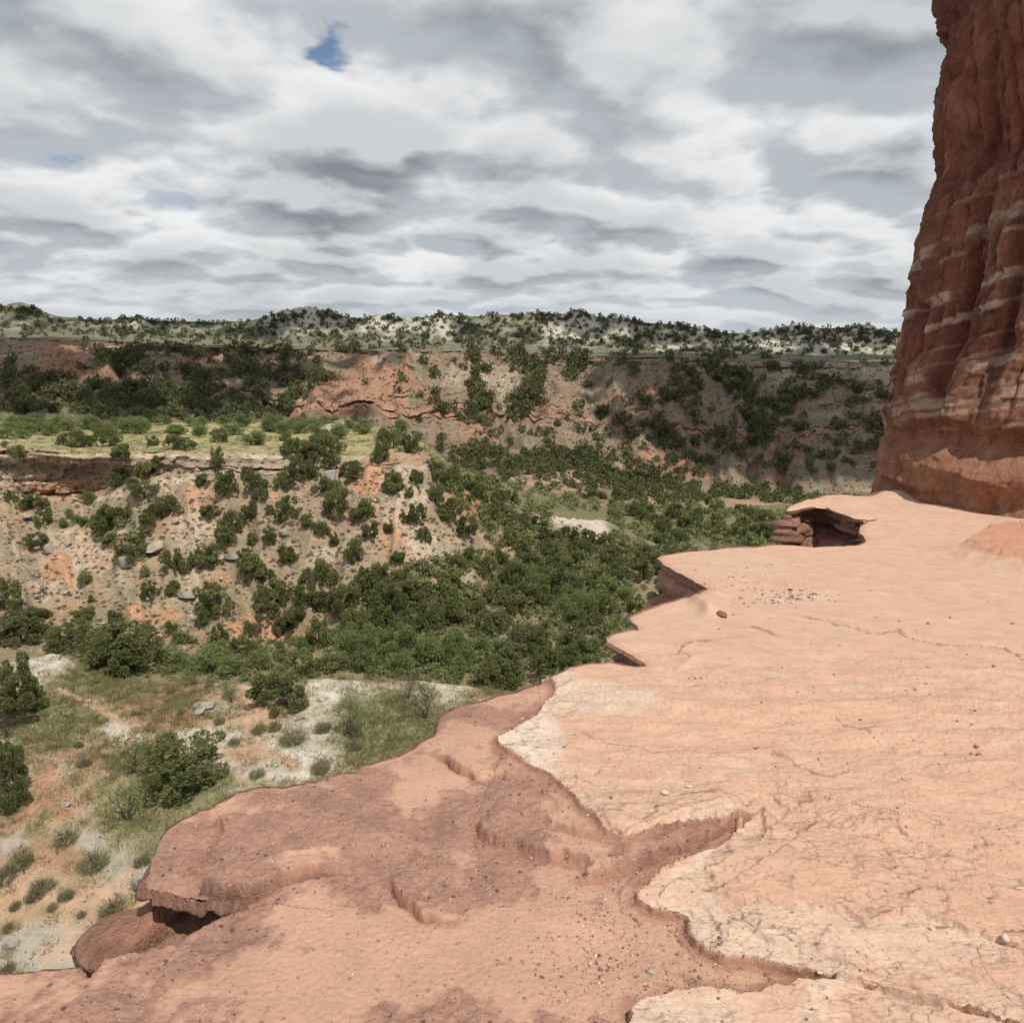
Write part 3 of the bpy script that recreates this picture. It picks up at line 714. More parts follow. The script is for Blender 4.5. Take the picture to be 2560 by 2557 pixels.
# a second, thinner bed peeling back behind each broken lip
for nm, o_, hh in (('s1', .07, .012), ('s2', .08, .014), ('s2', .19, .010), ('s4', .06, .012), ('s7', .10, .010), ('s8', .09, .010), ('s1', -.06, .012), ('s2', -.05, .012)):
    u_ = SD[nm] / sc_ ** .5 - o_ - .09 * wob2 - .03 * wob1; w_ = np.maximum(.014, 2.5 * ROWSP / sc_ ** .5)
    if o_ > 0: add += hh * np.clip((u_ + w_) / w_, 0, 1) ** 1.6 * np.exp(-np.maximum(u_, 0) / .5) * (SD[nm] > 0)
    else: add += hh * np.clip((u_ + w_) / w_, 0, 1) ** 1.6 * (SD[nm] < .0) * np.clip(1 + SD[nm] / .3, 0, 1)
s9m = sstep(-.1, .1, SD['s9'])
add += s9m * (.05 * fbm(q3 / .45, 4) + .05 * blocks(lY + .3 * wob2, lX + .3 * wob2, .22, .6)[0])
# flaking: thin broken sheets, dipping gently
pale_zone = np.clip(sstep(-.004, .006, SD['s1']) + sstep(-.004, .006, SD['s2']) + sstep(-.004, .006, SD['s7']), 0, 1)
def flakes(scale, K, H, off, stretch=(1, 1)):
    qq = xyz(lX / scale * stretch[0] + .35 * lY, lY / scale * stretch[1], off) 
    qq = qq + .25 * wob2[:, None]
    t = fbm(qq, 5, .55) * K; fl = np.floor(t); fr = t - fl
    return (fl + sstep(.86, 1.0, fr)) / K * H, sstep(.80, .93, fr) * (1 - sstep(.97, 1., fr))
fl1, ed1 = flakes(.40, 9, .042, 2.2, (.55, 1.3))
fl2, ed2 = flakes(.11, 5, .008, 5.2, (.55, 1.5))
smooth_far = sstep(1750, 1560, LPY)
fw_ = pale_zone * (1 - .80 * smooth_far)
add += fw_ * (fl1 + fl2 * np.clip(3.5 / lY, 0, 1))
red_zone = 1 - pale_zone
cr_n = fbm(q3 / .42 + 2, 5, .55) + .10 * fbm(q3 / .06 + 3, 3)
lp_ = lambda cx, cy, rx, ry: np.exp(-(((LPX - cx) / rx) ** 2 + ((LPY - cy) / ry) ** 2))
bias = .14 * (LPY < 2270) * (LPX < 1350)
for a_ in [(1000, 2340, 230, 60), (1150, 2430, 320, 80), (700, 2450, 260, 50), (1400, 2330, 120, 90), (770, 2300, 130, 25), (1000, 2010, 100, 30), (1400, 2200, 70, 50), (1060, 1960, 80, 60), (560, 2230, 30, 60), (1150, 1850, 60, 50)]: bias -= .55 * lp_(*a_)
for a_ in [(1080, 2250, 100, 50), (960, 2170, 160, 60), (700, 2110, 170, 50), (560, 2160, 90, 40), (1200, 2080, 80, 50), (480, 2440, 120, 30), (800, 2380, 90, 20), (1330, 2120, 90, 60), (1200, 1790, 60, 30)]: bias += .40 * lp_(*a_)
crust = sstep(-.14, .16, cr_n + bias + .25 * wob3) * red_zone
add += red_zone * (.012 * fbm(q3 / .5, 4)) + .03 * fbm(q3 / 2.5, 3)
add += crust * (.007 + (.010 * fbm(q3 / .035, 4, .6) + .012 * fbm(q3 / .14, 3)) * np.clip(3 / lY, .3, 1))
# grit
add += .0035 * np.clip(2.2 / lY, 0, 1) * fbm(q3 / .022, 2) * (1.2 - pale_zone * .6)
# cracks
wj = np.stack([fbm(q3 / .16 + 40, 5, .6), fbm(q3 / .16 + 60, 5, .6)], 1) * .05 * (sc_ ** .6)[:, None]
wvar = np.clip(.45 + 1.1 * fbm(q3 / .3 + 21, 3), .05, 1)
def crack(pts, w, depth):
    W = wpoly(pts); d, _ = dist_poly(LP + wj, W); w = np.maximum(w * wvar * sc_ ** .5, 1.1 * ROWSP)
    k = 1 - sstep(0, 1, d / w); add[:] -= depth * k * wvar; return k
crk = crack(c5([(985, 1225), (1080, 1240), (1180, 1276), (1240, 1240), (1290, 1215), (1400, 1170), (1560, 1135)]), .022, .03)
for pts, w, dp in [(c7([(1168, 400), (1172, 440), (1166, 500)]), .010, .02), (c7([(1260, 455), (1300, 490), (1320, 545), (1335, 562)]), .010, .015), (c5([(1210, 1285), (1290, 1270), (1420, 1300), (1700, 1310)]), .014, .02),
                   (c7([(1780, 760), (1800, 850), (1850, 940), (1932, 990)]), .008, .012), (c7([(1085, 720), (1180, 760), (1330, 765), (1400, 790), (1440, 830), (1560, 900)]), .010, .015),
                   (c6_([(880, 715), (980, 748), (1180, 792), (1240, 803), (1320, 778), (1360, 818), (1500, 850), (1700, 858), (1840, 864), (1870, 894), (1932, 930)]), .016, .04), (c6_([(620, 770), (660, 790), (730, 812)]), .014, .03),
                   (c6_([(430, 835), (330, 850), (270, 890), (262, 920), (300, 945)]), .014, .03), (c6_([(1030, 1215), (1100, 1250), (1160, 1270), (1210, 1262)]), .010, .015), (c6_([(700, 1390), (800, 1420), (880, 1460), (940, 1505), (1050, 1500), (1100, 1470)]), .010, .015),
                   (c7([(650, 160), (700, 200), (780, 212), (850, 225), (1000, 228), (1070, 232)]), .008, .012), (c7([(1190, 225), (1260, 250), (1330, 300), (1420, 295)]), .008, .012), (c7([(720, 475), (800, 470), (900, 430), (1000, 405), (1080, 395)]), .006, .01)]:
    crk = np.maximum(crk, crack(pts, w, dp))
# round the outer edge down a little, lift the rock towards the tower's apron
rnd = np.clip(1 - ld_edge / (.03 * sc_), 0, 1)
add -= .016 * sc_ ** .6 * rnd ** 2
TC = np.array([13.2, 17.0])
dT = np.hypot(lX - TC[0], lY - TC[1])
add += .08 * np.exp(-np.maximum(0, dT - 4.0) / .6) + .25 * sstep(12.8, 15.5, lY) * fbm(xyz(lX, lY, 0) / 1.5, 3)
lZ += np.where(keep, add, 0)
# colours
LCOL = np.zeros((len(lX), 3))
def lput(col, w):
    global LCOL
    w = np.clip(w, 0, 1)[:, None]; LCOL = LCOL * (1 - w) + np.asarray(col) * w
SALMON = np.array([.535, .332, .238]); PALE = np.array([.53, .375, .275]); PALEST = np.array([.585, .445, .338]); BRICK = np.array([.345, .180, .127]); MAROON = np.array([.265, .145, .112]); DUSTY = np.array([.50, .30, .21])
big = fbm(q3 / .8 + 2, 4); fine = fbm(q3 / .05 + 8, 3); midn = fbm(q3 / .16 + 5, 4)
lput(np.array([.455, .272, .192]), np.ones(len(lX)))
lput(DUSTY, sstep(-.1, .3, big) * .6)
lput(np.array([.335, .188, .142]), crust * .72)
lput(MAROON, crust * sstep(-.05, .35, midn + .5 * fine) * .5)
def lblob(cx, cy, rx, ry, j=.5):
    d = np.hypot((LPX - cx) / rx, (LPY - cy) / ry) + j * (big + .5 * midn); return 1 - sstep(.6, 1.3, d)
# pale slabs
pm = pale_zone
lput(SALMON, pm)
lput(PALE, pm * sstep(-.1, .3, midn + big) * .55)
lput(np.array([.50, .30, .215]), pm * sstep(.08, .35, -midn + .5 * big) * .55 * (1 - smooth_far * .8))
for nm, wd in (('s1', .12), ('s2', .17), ('s7', .5)):
    sd = SD[nm]; lput(PALEST, pm * (sd > -.02) * (1 - sstep(wd * .4, wd * 1.3, sd / sc_ ** .4 + .12 * big + .08 * midn)) * .92 * (.25 + .75 * sstep(-.22, .12, wob2 + .6 * midn)))
lput(PALEST, pm * lblob(2200, 2330, 420, 120) * .6 * (1 - sstep(-.01, .01, SD['s3'])))
lput(np.array([.53, .33, .235]), pm * sstep(-.01, .02, SD['s3']) * .6)
lput(np.array([.58, .48, .40]), pm * lblob(1330, 1870, 70, 70) * .8); lput(np.array([.56, .44, .35]), pm * lblob(1480, 1760, 170, 40) * .7)
lput(PALEST * .95, lblob(1980, 1500, 120, 16) * .5); lput(PALE, lblob(1850, 1420, 130, 30) * .5)
# risers carry the red-brown of the bed beneath; cracks and flake edges are darker
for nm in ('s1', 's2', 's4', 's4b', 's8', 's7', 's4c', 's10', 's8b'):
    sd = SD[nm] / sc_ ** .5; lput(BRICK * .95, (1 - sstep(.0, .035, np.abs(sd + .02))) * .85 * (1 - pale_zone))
lput(MAROON * .9, crk * .8)
lput(BRICK * 1.15, np.clip(ed1 * .45 + ed2 * .2, 0, .5) * fw_)
lput(np.array([.45, .22, .14]), sstep(-.05, .03, SD['s9']) * .8)
lput(np.array([.62, .50, .38]), (1 - sstep(.05, .35, np.abs(dT - 4.55 + .5 * big + .3 * midn))) * .40)
LCOL = np.clip(LCOL, .02, .85)
LF = grid_faces(LR, LC)
ok = keep[LF].all(1)
LF = LF[ok]
used = np.unique(LF); rem = np.full(len(lX), -1); rem[used] = np.arange(len(used))
LV = xyz(lX, lY, lZ)[used]; LF = rem[LF]
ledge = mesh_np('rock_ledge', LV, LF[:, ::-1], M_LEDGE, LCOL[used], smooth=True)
ledge.data.set_sharp_from_angle(angle=R(34))
_a = ledge.data.color_attributes.new('Mask', 'FLOAT_COLOR', 'POINT')
_m = np.ones((len(used), 4), np.float32)
_m[:, 0] = np.clip(pale_zone * (1 - .80 * smooth_far) * sstep(-.2, .3, big + midn) * (.34 + .66 * np.clip((1 - sstep(.08, .35, SD['s1'])) + (1 - sstep(.15, .6, SD['s2'])) * (SD['s2'] > -.02), 0, 1)), 0, 1)[used]; _m[:, 1] = crust[used]; _m[:, 2] = (red_zone * (1 - crust))[used]
_a.data.foreach_set('color', _m.ravel())
tag(ledge, kind='structure')
# ledge sides: beds standing proud or eaten back, swept along the edge
def ledge_z(x, y):
    return led_plane(y)
E = EDGE
tan = np.gradient(E, axis=0); tan = np.stack([np.convolve(np.pad(tan[:, i], 2, mode='edge'), np.ones(5) / 5, 'valid') for i in (0, 1)], 1)
nrm = np.stack([-tan[:, 1], tan[:, 0]], 1); nrm /= np.maximum(np.linalg.norm(nrm, axis=1), 1e-9)[:, None]
_t = inside(E + nrm * .01, POLY); nrm[_t] *= -1
def ledge_top(x, y):
    s = np.clip(np.searchsorted(s_cols, x / y), 0, LC - 1); r = np.clip(np.searchsorted(-v_rows, -1 / y), 0, LR - 1)
    return lZ.reshape(LR, LC)[r, s]
_in = E - nrm * (.012 * E[:, 1])[:, None]
zt = np.minimum(ledge_top(_in[:, 0], _in[:, 1]), led_plane(E[:, 1]) + .2)
zt = np.convolve(np.pad(zt, 3, mode='edge'), np.ones(7) / 7, 'valid')
depth = np.concatenate([np.linspace(0, 1, 46) ** 1.5 * 1.3, np.linspace(1.6, 24, 22)])
kk = .28 + .085 * E[:, 1]                                       # beds grow thicker towards the tower
kk = np.convolve(np.pad(kk, 20, mode='edge'), np.ones(41) / 41, 'valid')
nE, nD = len(E), len(depth)
De = np.tile(depth, nE); Ei = np.repeat(np.arange(nE), nD)
prof_d = np.array([0, .05, .12, .135, .20, .22, .30, .33, .42, .45, .60, .80, 1.0, 1.3, 4, 12, 24])
prof_o = np.array([0, .02, .0, -.13, -.17, -.03, -.06, -.20, -.23, .0, .10, .20, .28, .32, .30, .25, .1])
base_o = np.interp(De, prof_d, prof_o)
ex, ey = E[Ei, 0], E[Ei, 1]
ck = kk[Ei]
nz = fbm(xyz(ex / (ck * .9), ey / (ck * .9), De * .9), 4); nz2 = fbm(xyz(ex / (ck * .25), ey / (ck * .25), De * 4), 4)
lam = perlin(xyz(De * 9 + .6 * nz, ex / ck * .3, ey / ck * .3))
bul = np.exp(-((_d[:, 0] - 350) / 45) ** 2 - ((_d[:, 1] - 2200) / 55) ** 2)[Ei]
uc = (1 - .85 * np.exp(-((_d[:, 0] - 1640) / 150) ** 2)[Ei]) * (1 - .9 * np.clip(bul * 1.3, 0, 1))
base_o = np.where(base_o < 0, base_o * uc, base_o)
bk, bl_ = blocks(De * 1.0 + .06 * nz, (np.cumsum(np.hypot(*np.gradient(E, axis=0).T))[Ei]) / ck + .1 * nz, .13, .8)
base_o = base_o + .26 * (bk - .5) * np.clip(De * 8, 0, 1) * np.clip((2.2 - De) * 2, 0, 1)
off = ck * (base_o * (1 + .8 * nz) + np.clip(De * 12, 0, 1) * (.07 * nz2 + .075 * np.sign(lam) * np.abs(lam) ** .4) + .10 * nz * np.clip(De * 3, 0, 1))
away = sstep(.0, .3, (nrm[:, 0] * E[:, 0] + nrm[:, 1] * E[:, 1]) / np.hypot(E[:, 0], E[:, 1]))
away = np.convolve(np.pad(away, 2, mode='edge'), np.ones(5) / 5, 'valid')[Ei]
bul = np.exp(-((_d[:, 0] - 350) / 45) ** 2 - ((_d[:, 1] - 2200) / 55) ** 2)[Ei]
away = away * (1 - np.clip(bul * 1.6, 0, 1))
off = off * (1 - bul * sstep(.3, .6, De)) + bul * ck * (.46 * sstep(.05, .50, De) - .95 * sstep(.66, 1.1, De)) * (1 + .4 * nz)
off = off * (1 - away) + away * (-.45 * ck * np.clip(De, 0, 1.2) + np.minimum(off, 0) * .3)
wx = ex + nrm[Ei, 0] * off; wy = ey + nrm[Ei, 1] * off
wz = zt[Ei] - .010 - De * ck
EV = xyz(wx, wy, wz)
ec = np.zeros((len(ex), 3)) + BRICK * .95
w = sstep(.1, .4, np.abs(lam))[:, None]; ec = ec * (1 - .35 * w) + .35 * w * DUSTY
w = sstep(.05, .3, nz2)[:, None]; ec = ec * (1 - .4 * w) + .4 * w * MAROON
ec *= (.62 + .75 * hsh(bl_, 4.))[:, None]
mesh_np('rock_ledge_side', EV, grid_faces(nE, nD), M_CLIFF, np.clip(ec, .03, .8), smooth=True, parent=ledge)

# ------------------------------------------------------------------ the tower
SIL = [(-400, 2300), (-300, 2300), (-200, 2305), (-120, 2315), (-40, 2325), (20, 2332), (55, 2337), (73, 2342), (88, 2362), (98, 2380), (133, 2366), (186, 2350), (239, 2337), (305, 2331), (378, 2333), (430, 2339), (455, 2340), (497, 2319), (564, 2299), (620, 2286), (676, 2276), (740, 2266),
       (809, 2256), (928, 2229), (1000, 2218), (1030, 2208), (1060, 2206), (1085, 2208), (1101, 2204), (1120, 2198), (1150, 2190), (1174, 2186), (1213, 2181), (1260, 2176), (1400, 2160)]
SY = np.array([q[0] for q in SIL], float); SX = np.array([q[1] for q in SIL], float)
TYd = 18.6
zs, azs = [], []
for x, y in zip(SX, SY):
    d = ray(x, y); zs.append(d[2] / d[1] * TYd); azs.append(math.atan2(d[0], d[1]))
zs = np.array(zs); azs = np.array(azs)
D0 = np.hypot(*TC); az0 = math.atan2(*TC)
TZ = np.concatenate([np.linspace(-5.2, 8.4, 420), np.linspace(8.4, 12.8, 45)[1:]])
azz = np.interp(TZ, zs[::-1], azs[::-1])
TR = D0 * np.sin(az0 - azz)
TR = np.where(TZ > 10.5, TR * np.sqrt(np.clip(1 - ((TZ - 10.5) / 2.05) ** 2, .02, 1)), TR)
view_phi = math.atan2(-TC[1], -TC[0])                            # direction from the axis towards the viewer
ph = np.concatenate([view_phi + np.linspace(-1.75, 1.75, 330), view_phi + np.linspace(1.75, 2 * math.pi - 1.75, 50)[1:-1]])
nT, nP = len(TZ), len(ph)
tz = np.repeat(TZ, nP); tp = np.tile(ph, nT); r0 = np.repeat(TR, nP)
dphi = (tp - view_phi + math.pi) % (2 * math.pi) - math.pi
cx_, sx_ = np.cos(tp), np.sin(tp)
q = xyz(cx_ * 3.6, sx_ * 3.6, tz)
low = sstep(7.2, 5.2, tz)
tanw = sstep(.55, 1.1, np.abs(np.abs(dphi) - 0)) * 1.0          # keep the fitted outline near the tangent
left = np.exp(-((dphi + 1.4) / .28) ** 2)
fl = fbm(xyz(cx_ * 4.2 + .25 * fbm(q / 1.2, 2), sx_ * 4.2, tz * .14), 4)
flu = .55 * fl + .35 * (np.abs(perlin(xyz(cx_ * 4.6, sx_ * 4.6, tz * .16 + 4))) - .25)
st = tz - .30 * (dphi * 3.6) - .5 + .18 * fbm(q / 2, 2)               # beds rise to the right
bed = perlin(xyz(st * 1.9, cx_ * .6, sx_ * .6)) + .6 * perlin(xyz(st * 5.2, cx_ * .8, sx_))
rough = fbm(q / .45, 5)
fiss = np.abs(perlin(xyz(cx_ * 11 + .8 * fbm(q / .9, 3), sx_ * 11, tz * .22))); fiss2 = np.abs(perlin(xyz(cx_ * 24 + 1.0 * fbm(q / .5, 3), sx_ * 24, tz * .45 + 3)))
chip = blocks(tz + .5 * dphi + .2 * fbm(q / .7, 3), dphi * 3.6 + .25 * fbm(q / .5, 3), .34, .75)[0]
dr = (1 - .65 * left) * (flu * .55 * (.35 + .65 * sstep(-4, -1.5, tz))) + .07 * bed + .085 * rough + .05 * fbm(q / .12, 4) + .42 * np.exp(-np.abs(dphi + .86) / .16) * sstep(-2.2, -1.2, tz) + 1.15 * sstep(-1.1, .0, dphi) * sstep(1.2, -3.2, tz) + .35 * sstep(-1.1, -.2, dphi) - .16 * (1 - sstep(0, .13, fiss)) * sstep(-2.4, -1, tz) - .04 * (1 - sstep(0, .12, fiss2)) + .14 * (chip - .4) * sstep(-.1, .25, fbm(q / 1.3 + 9, 3))
zb = tz - .07 * dphi * 3.6 + .12 * fbm(q / 1.6, 2)
# shelves of the foot: an overhanging bed, a hollow under it, a bulge on the ground
dr += (1 - .6 * left) * (.26 * np.exp(-((zb + 1.45) / .30) ** 2) - .34 * np.exp(-((zb + 2.05) / .28) ** 2) + .22 * np.exp(-((zb + 2.62) / .30) ** 2) + .42 * sstep(-3.0, -3.9, tz)
                         + .34 * np.exp(-((zb + 2.95) / .12) ** 2) * np.exp(-((dphi + .75) / .35) ** 2))
for a0, wd, dp in ((-.58, .05, .6), (-.30, .045, .5), (.05, .06, .6), (.45, .07, .6)):
    g = a0 + .06 * fbm(xyz(tz / 1.5, 0 * tz, a0 + 0 * tz), 3)
    dr -= dp * np.exp(-((dphi - g) / wd) ** 2) * sstep(-2.2, -.6, tz) * (1 - sstep(2.2, 4.5, tz) * .7)
cap = sstep(4.3, 5.6, tz + .30 * dphi * 3.6 * .5 - .3)
dr += cap * 1.3 * np.exp(-((dphi - .15) / .62) ** 2)
rr = r0 + dr
TVx = TC[0] + rr * cx_; TVy = TC[1] + rr * sx_
tc = np.zeros((len(tz), 3)) + np.array([.190, .080, .050])
def tput(col, w):
    global tc
    w = np.clip(w, 0, 1)[:, None]; tc = tc * (1 - w) + np.asarray(col) * w
tput(np.array([.255, .122, .076]), sstep(.0, .35, fbm(q / .9, 4)) * .7); tput(np.array([.145, .058, .040]), sstep(.05, .4, fbm(xyz(cx_ * 9, sx_ * 9, tz * .5), 4)) * .7)
for z0, wd, k in ((2.35, .16, .75), (2.0, .05, .5), (1.15, .11, .95), (.62, .09, .95), (.05, .04, .35), (-.55, .12, .8), (-.35, .05, .5), (-1.0, .10, .6), (-1.25, .12, .75), (-1.5, .07, .5), (-1.9, .04, .5), (3.1, .06, .3)):
    brk = sstep(-.15, .25, fbm(xyz(cx_ * 6 + z0, sx_ * 6, tz * 2.2), 4) + .1)
    d = np.abs(st - z0 + .06 * rough + .05 * fbm(q / .12 + 4, 2)); tput(np.array([.44, .32, .235]), (1 - sstep(wd * .65, wd * 1.2, d)) * brk * k)
tput(np.array([.37, .19, .115]), sstep(-1.6, -2.3, tz) * .55)
tput(np.array([.37, .27, .20]), sstep(.2, .5, fbm(xyz(cx_ * 12, sx_ * 12, tz * .9 + 9), 4)) * sstep(-.6, .6, dphi + .6) * .45 * (tz < 3.5))
_s = (TVx / TVy).reshape(nT, nP); _k = _s.argmin(1)
_tgt = np.tan(azz); _dx = (_tgt - _s.min(1)) * TVy.reshape(nT, nP)[np.arange(nT), _k]
_dx = np.convolve(np.pad(_dx, 8, mode='edge'), np.ones(17) / 17, 'valid')
TVx = TVx + np.repeat(_dx, nP)
tower = mesh_np('rock_tower', xyz(TVx, TVy, tz), grid_faces(nT, nP, True), M_CLIFF, np.clip(tc, .03, .8), smooth=True)
tag(tower, 'towering red sandstone pillar with pale bands rising from the far end of the ledge', 'rock tower')

# ------------------------------------------------------------------ plant and stone templates
def leaf_tris(cent, dirs, size, g, width=.55):
    """one small pointed leaf spray per centre, lying roughly along dirs"""
    n = len(cent)
    rv = g.normal(size=(n, 3)); side = np.cross(dirs, rv); side /= np.maximum(np.linalg.norm(side, axis=1), 1e-6)[:, None]
    sz = (size * g.uniform(.6, 1.4, n))[:, None]
    a = cent - side * sz * width * .5 - dirs * sz * .35; b = cent + side * sz * width * .5 - dirs * sz * .35; c = cent + dirs * sz * .75
    V = np.stack([a, b, c], 1).reshape(-1, 3)
    return V, np.arange(3 * n).reshape(-1, 3)
def tube(V, F, pts, radii, nseg=5):
    base = len(V); pts = [Vector(q) for q in pts]
    for i, (q, r) in enumerate(zip(pts, radii)):
        d = (pts[min(i + 1, len(pts) - 1)] - pts[max(i - 1, 0)]).normalized()
        a = d.orthogonal().normalized(); b = d.cross(a)
        for k in range(nseg):
            t = 2 * math.pi * k / nseg; V.append(tuple(q + (a * math.cos(t) + b * math.sin(t)) * r))
    for i in range(len(pts) - 1):
        for k in range(nseg):
            k2 = (k + 1) % nseg
            F.append((base + i * nseg + k, base + i * nseg + k2, base + (i + 1) * nseg + k2, base + (i + 1) * nseg + k))
def crown(seed, n, size, kind, fine=False):
    g = np.random.default_rng(seed)
    nl = {'juniper': int(g.uniform(26, 48) * (1.7 if fine else 1)), 'mesquite': 20, 'scrub': 7}[kind]; gap = g.uniform(-3.1, 3.1); zb_ = g.uniform(.08, .28); lean_ = g.normal(size=2) * .16
    Vs, cols = [], []
    for q in range(nl):
        a = g.uniform(0, 2 * math.pi); t = (q + .5) / nl
        if kind == 'juniper':
            z = zb_ + (1.27 - zb_) * t ** .95 + g.normal() * .08; rad = .74 * math.sqrt(max(0, 1 - (max(0, z - .45) / 1.0) ** 2)) * g.uniform(.35, 1.0)
            lr = g.uniform(.13, .29) * (1 - .2 * t) * (.74 if fine else 1); sq = g.uniform(.8, 1.3)
        elif kind == 'mesquite':
            z = .25 + .8 * t + g.normal() * .06; rad = .85 * math.sqrt(max(0, 1 - (max(0, z - .5) / .75) ** 2)) * g.uniform(.2, 1.0); lr = g.uniform(.22, .36); sq = .75
        else:
            z = .15 + .35 * t; rad = .6 * g.uniform(.1, 1.0); lr = g.uniform(.3, .45); sq = .8
        if kind == 'juniper' and abs((a - gap + math.pi) % (2 * math.pi) - math.pi) < .75 and g.random() < .6: continue
        c = np.array([rad * math.cos(a) * (1.12 if kind == 'juniper' else 1) + lean_[0] * z * (kind == 'juniper'), rad * math.sin(a) * (1.12 if kind == 'juniper' else 1) + lean_[1] * z * (kind == 'juniper'), z])
        m = int(n / nl * (lr / (.30 if kind != 'juniper' else (.155 if fine else .21))) ** 1.6)
        d = g.normal(size=(m, 3)); d /= np.linalg.norm(d, axis=1)[:, None]
        rr = lr * g.uniform(.55, 1.08, m) ** (.6 if kind != 'mesquite' else 1.0)
        ce = c + d * rr[:, None] * np.array([1, 1, sq])
        dirs = d * .9 + np.array([0, 0, .5]) + g.normal(size=(m, 3)) * .45
        if kind == 'mesquite': dirs = d * .6 + g.normal(size=(m, 3)) * .8 + np.array([0, 0, .1])
        dirs /= np.linalg.norm(dirs, axis=1)[:, None]
        kz = ce[:, 2] > .0
        V, F = leaf_tris(ce[kz], dirs[kz], size, g, .62 if kind == 'juniper' else .5)
        Vs.append(V); lt = g.uniform(0, .5); cols.append(np.repeat(np.clip(lt + g.uniform(0, .5, kz.sum()), 0, 1), 3))
    V = np.concatenate(Vs); cl = np.concatenate(cols)
    return V, np.arange(len(V)).reshape(-1, 3), np.stack([cl] * 3, 1)
def trunk_geo(seed, kind, thin=1.0):
    g = np.random.default_rng(seed); V, F = [], []
    nst = 1 if kind == 'juniper' else (4 if kind == 'mesquite' else 6)
    for s in range(nst):
        a = g.uniform(0, 6.28); lean = g.uniform(.05, .2) if kind == 'juniper' else g.uniform(.3, .7)
        tip = np.array([math.cos(a) * lean, math.sin(a) * lean, g.uniform(.75, 1.0)])
        pts = [np.array([0, 0, -.12])] + [tip * t + g.normal(size=3) * .04 for t in (.25, .5, .8, 1.0)]
        r = .075 if kind == 'juniper' else .035
        tube(V, F, pts, [r * thin, r * .8 * thin, r * .6 * thin, r * .35 * thin, r * .12 * thin])
        for b in range(7 if kind == 'juniper' else 5):
            t = g.uniform(.15, .85); i0 = min(3, int(t * 4)); st_ = pts[i0 + 1] * .5 + pts[i0] * .5
            a2 = g.uniform(0, 6.28); e = st_ + np.array([math.cos(a2) * .55, math.sin(a2) * .55, g.uniform(.15, .5)]) * g.uniform(.6, 1.1)
            mid = (st_ + e) / 2 + g.normal(size=3) * .05
            tube(V, F, [st_, mid, e], [r * .42 * thin, r * .28 * thin, r * .06 * thin], 4)
            if kind == 'bare':
                for c in range(4):
                    e2 = e + np.array([g.normal() * .22, g.normal() * .22, g.uniform(.0, .3)]); m0 = mid * .4 + e * .6
                    tube(V, F, [m0, (m0 + e2) / 2 + g.normal(size=3) * .03, e2], [r * .2 * thin, r * .13 * thin, r * .05 * thin], 3)
    return np.array(V), np.array(F)
def template(kind, seed, n, size, leafmat):
    V, F, c = crown(seed, n, size, kind if kind != 'bare' else 'scrub', n > 9000)
    cm = mesh_np('crown', V, F, leafmat, c, link=False)
    V, F = trunk_geo(seed + 50, kind if kind != 'scrub' else 'mesquite')
    tm = mesh_np('trunk', V, F, M_BARK, link=False)
    return cm, tm
JUN_NEAR = [template('juniper', 100 + i, 15000, .062, M_JUN) for i in range(5)]
JUN_MID = [template('juniper', 120 + i, 6000, .095, M_JUN) for i in range(12)]
MESQ = [template('mesquite', 140 + i, 2600, .10, M_MESQ) for i in range(5)]
MESQ_THIN = [template('mesquite', 150 + i, 1000, .075, M_MESQ) for i in range(3)]
SCRUB = [template('scrub', 160 + i, 1500, .11, M_SCRUB) for i in range(4)]
def bare_mesh(seed):
    V, F = trunk_geo(seed, 'bare', .55); return mesh_np('branches', V, F, M_BARK, link=False)
BARE = [bare_mesh(180 + i) for i in range(3)]
def blades(seed, n, hgt, spread, wid=.016, lean=.5):
    g = np.random.default_rng(seed)
    a = g.uniform(0, 6.28, n); r = spread * np.sqrt(g.uniform(0, 1, n)); b = np.stack([r * np.cos(a), r * np.sin(a), 0 * r - .05], 1)
    d = np.stack([np.cos(a) * lean, np.sin(a) * lean, np.ones(n)], 1) + g.normal(size=(n, 3)) * .3; d *= (hgt * g.uniform(.5, 1.2, n) / np.linalg.norm(d, axis=1))[:, None]
    sd = np.cross(d, g.normal(size=(n, 3))); sd /= np.linalg.norm(sd, axis=1)[:, None]; sd *= wid
    V = np.stack([b - sd, b + sd, b + d], 1).reshape(-1, 3); c = np.repeat(g.uniform(.2, .9, n), 3)
    return V, np.arange(3 * n).reshape(-1, 3), np.stack([c] * 3, 1)
SCRUB = []
for i in range(5):
    V1, F1, c1 = blades(440 + i, 420, .72, .62, .014, .9); V2, F2, c2 = crown(450 + i, 420, .10, 'scrub')
    cm = mesh_np('crown', np.concatenate([V1, V2 * np.array([1, 1, .8])]), np.concatenate([F1, F2 + len(V1)]), M_TUFT, np.concatenate([c1, c2]), link=False)
    Vt, Ft = trunk_geo(470 + i, 'mesquite', .5); SCRUB.append((cm, mesh_np('trunk', Vt, Ft, M_BARK, link=False)))
def rock_geo(seed, flat=.6, sub=1, ang=.5):
    bm = bmesh.new(); bmesh.ops.create_icosphere(bm, subdivisions=sub, radius=1.0)
    V = np.array([v.co[:] for v in bm.verts]); F = np.array([[v.index for v in f.verts] for f in bm.faces]); bm.free()
    g = np.random.default_rng(seed)
    V /= np.maximum(np.abs(V).max(1)[:, None] ** ang, .01)             # pull the ball towards a block
    for _ in range(13 if sub >= 3 else 5):                             # broken faces
        nn = g.normal(size=3); nn /= np.linalg.norm(nn); dcut = g.uniform(.45, .80)
        k = V @ nn; V = V - np.outer(np.maximum(0, k - dcut), nn)
    V *= 1 + .12 * g.normal(size=(len(V), 1)) * (sub < 3)
    if sub >= 3: V *= 1 + .07 * fbm(V * 2.5 + seed, 4)[:, None]
    V[:, 2] *= flat
    return V, F

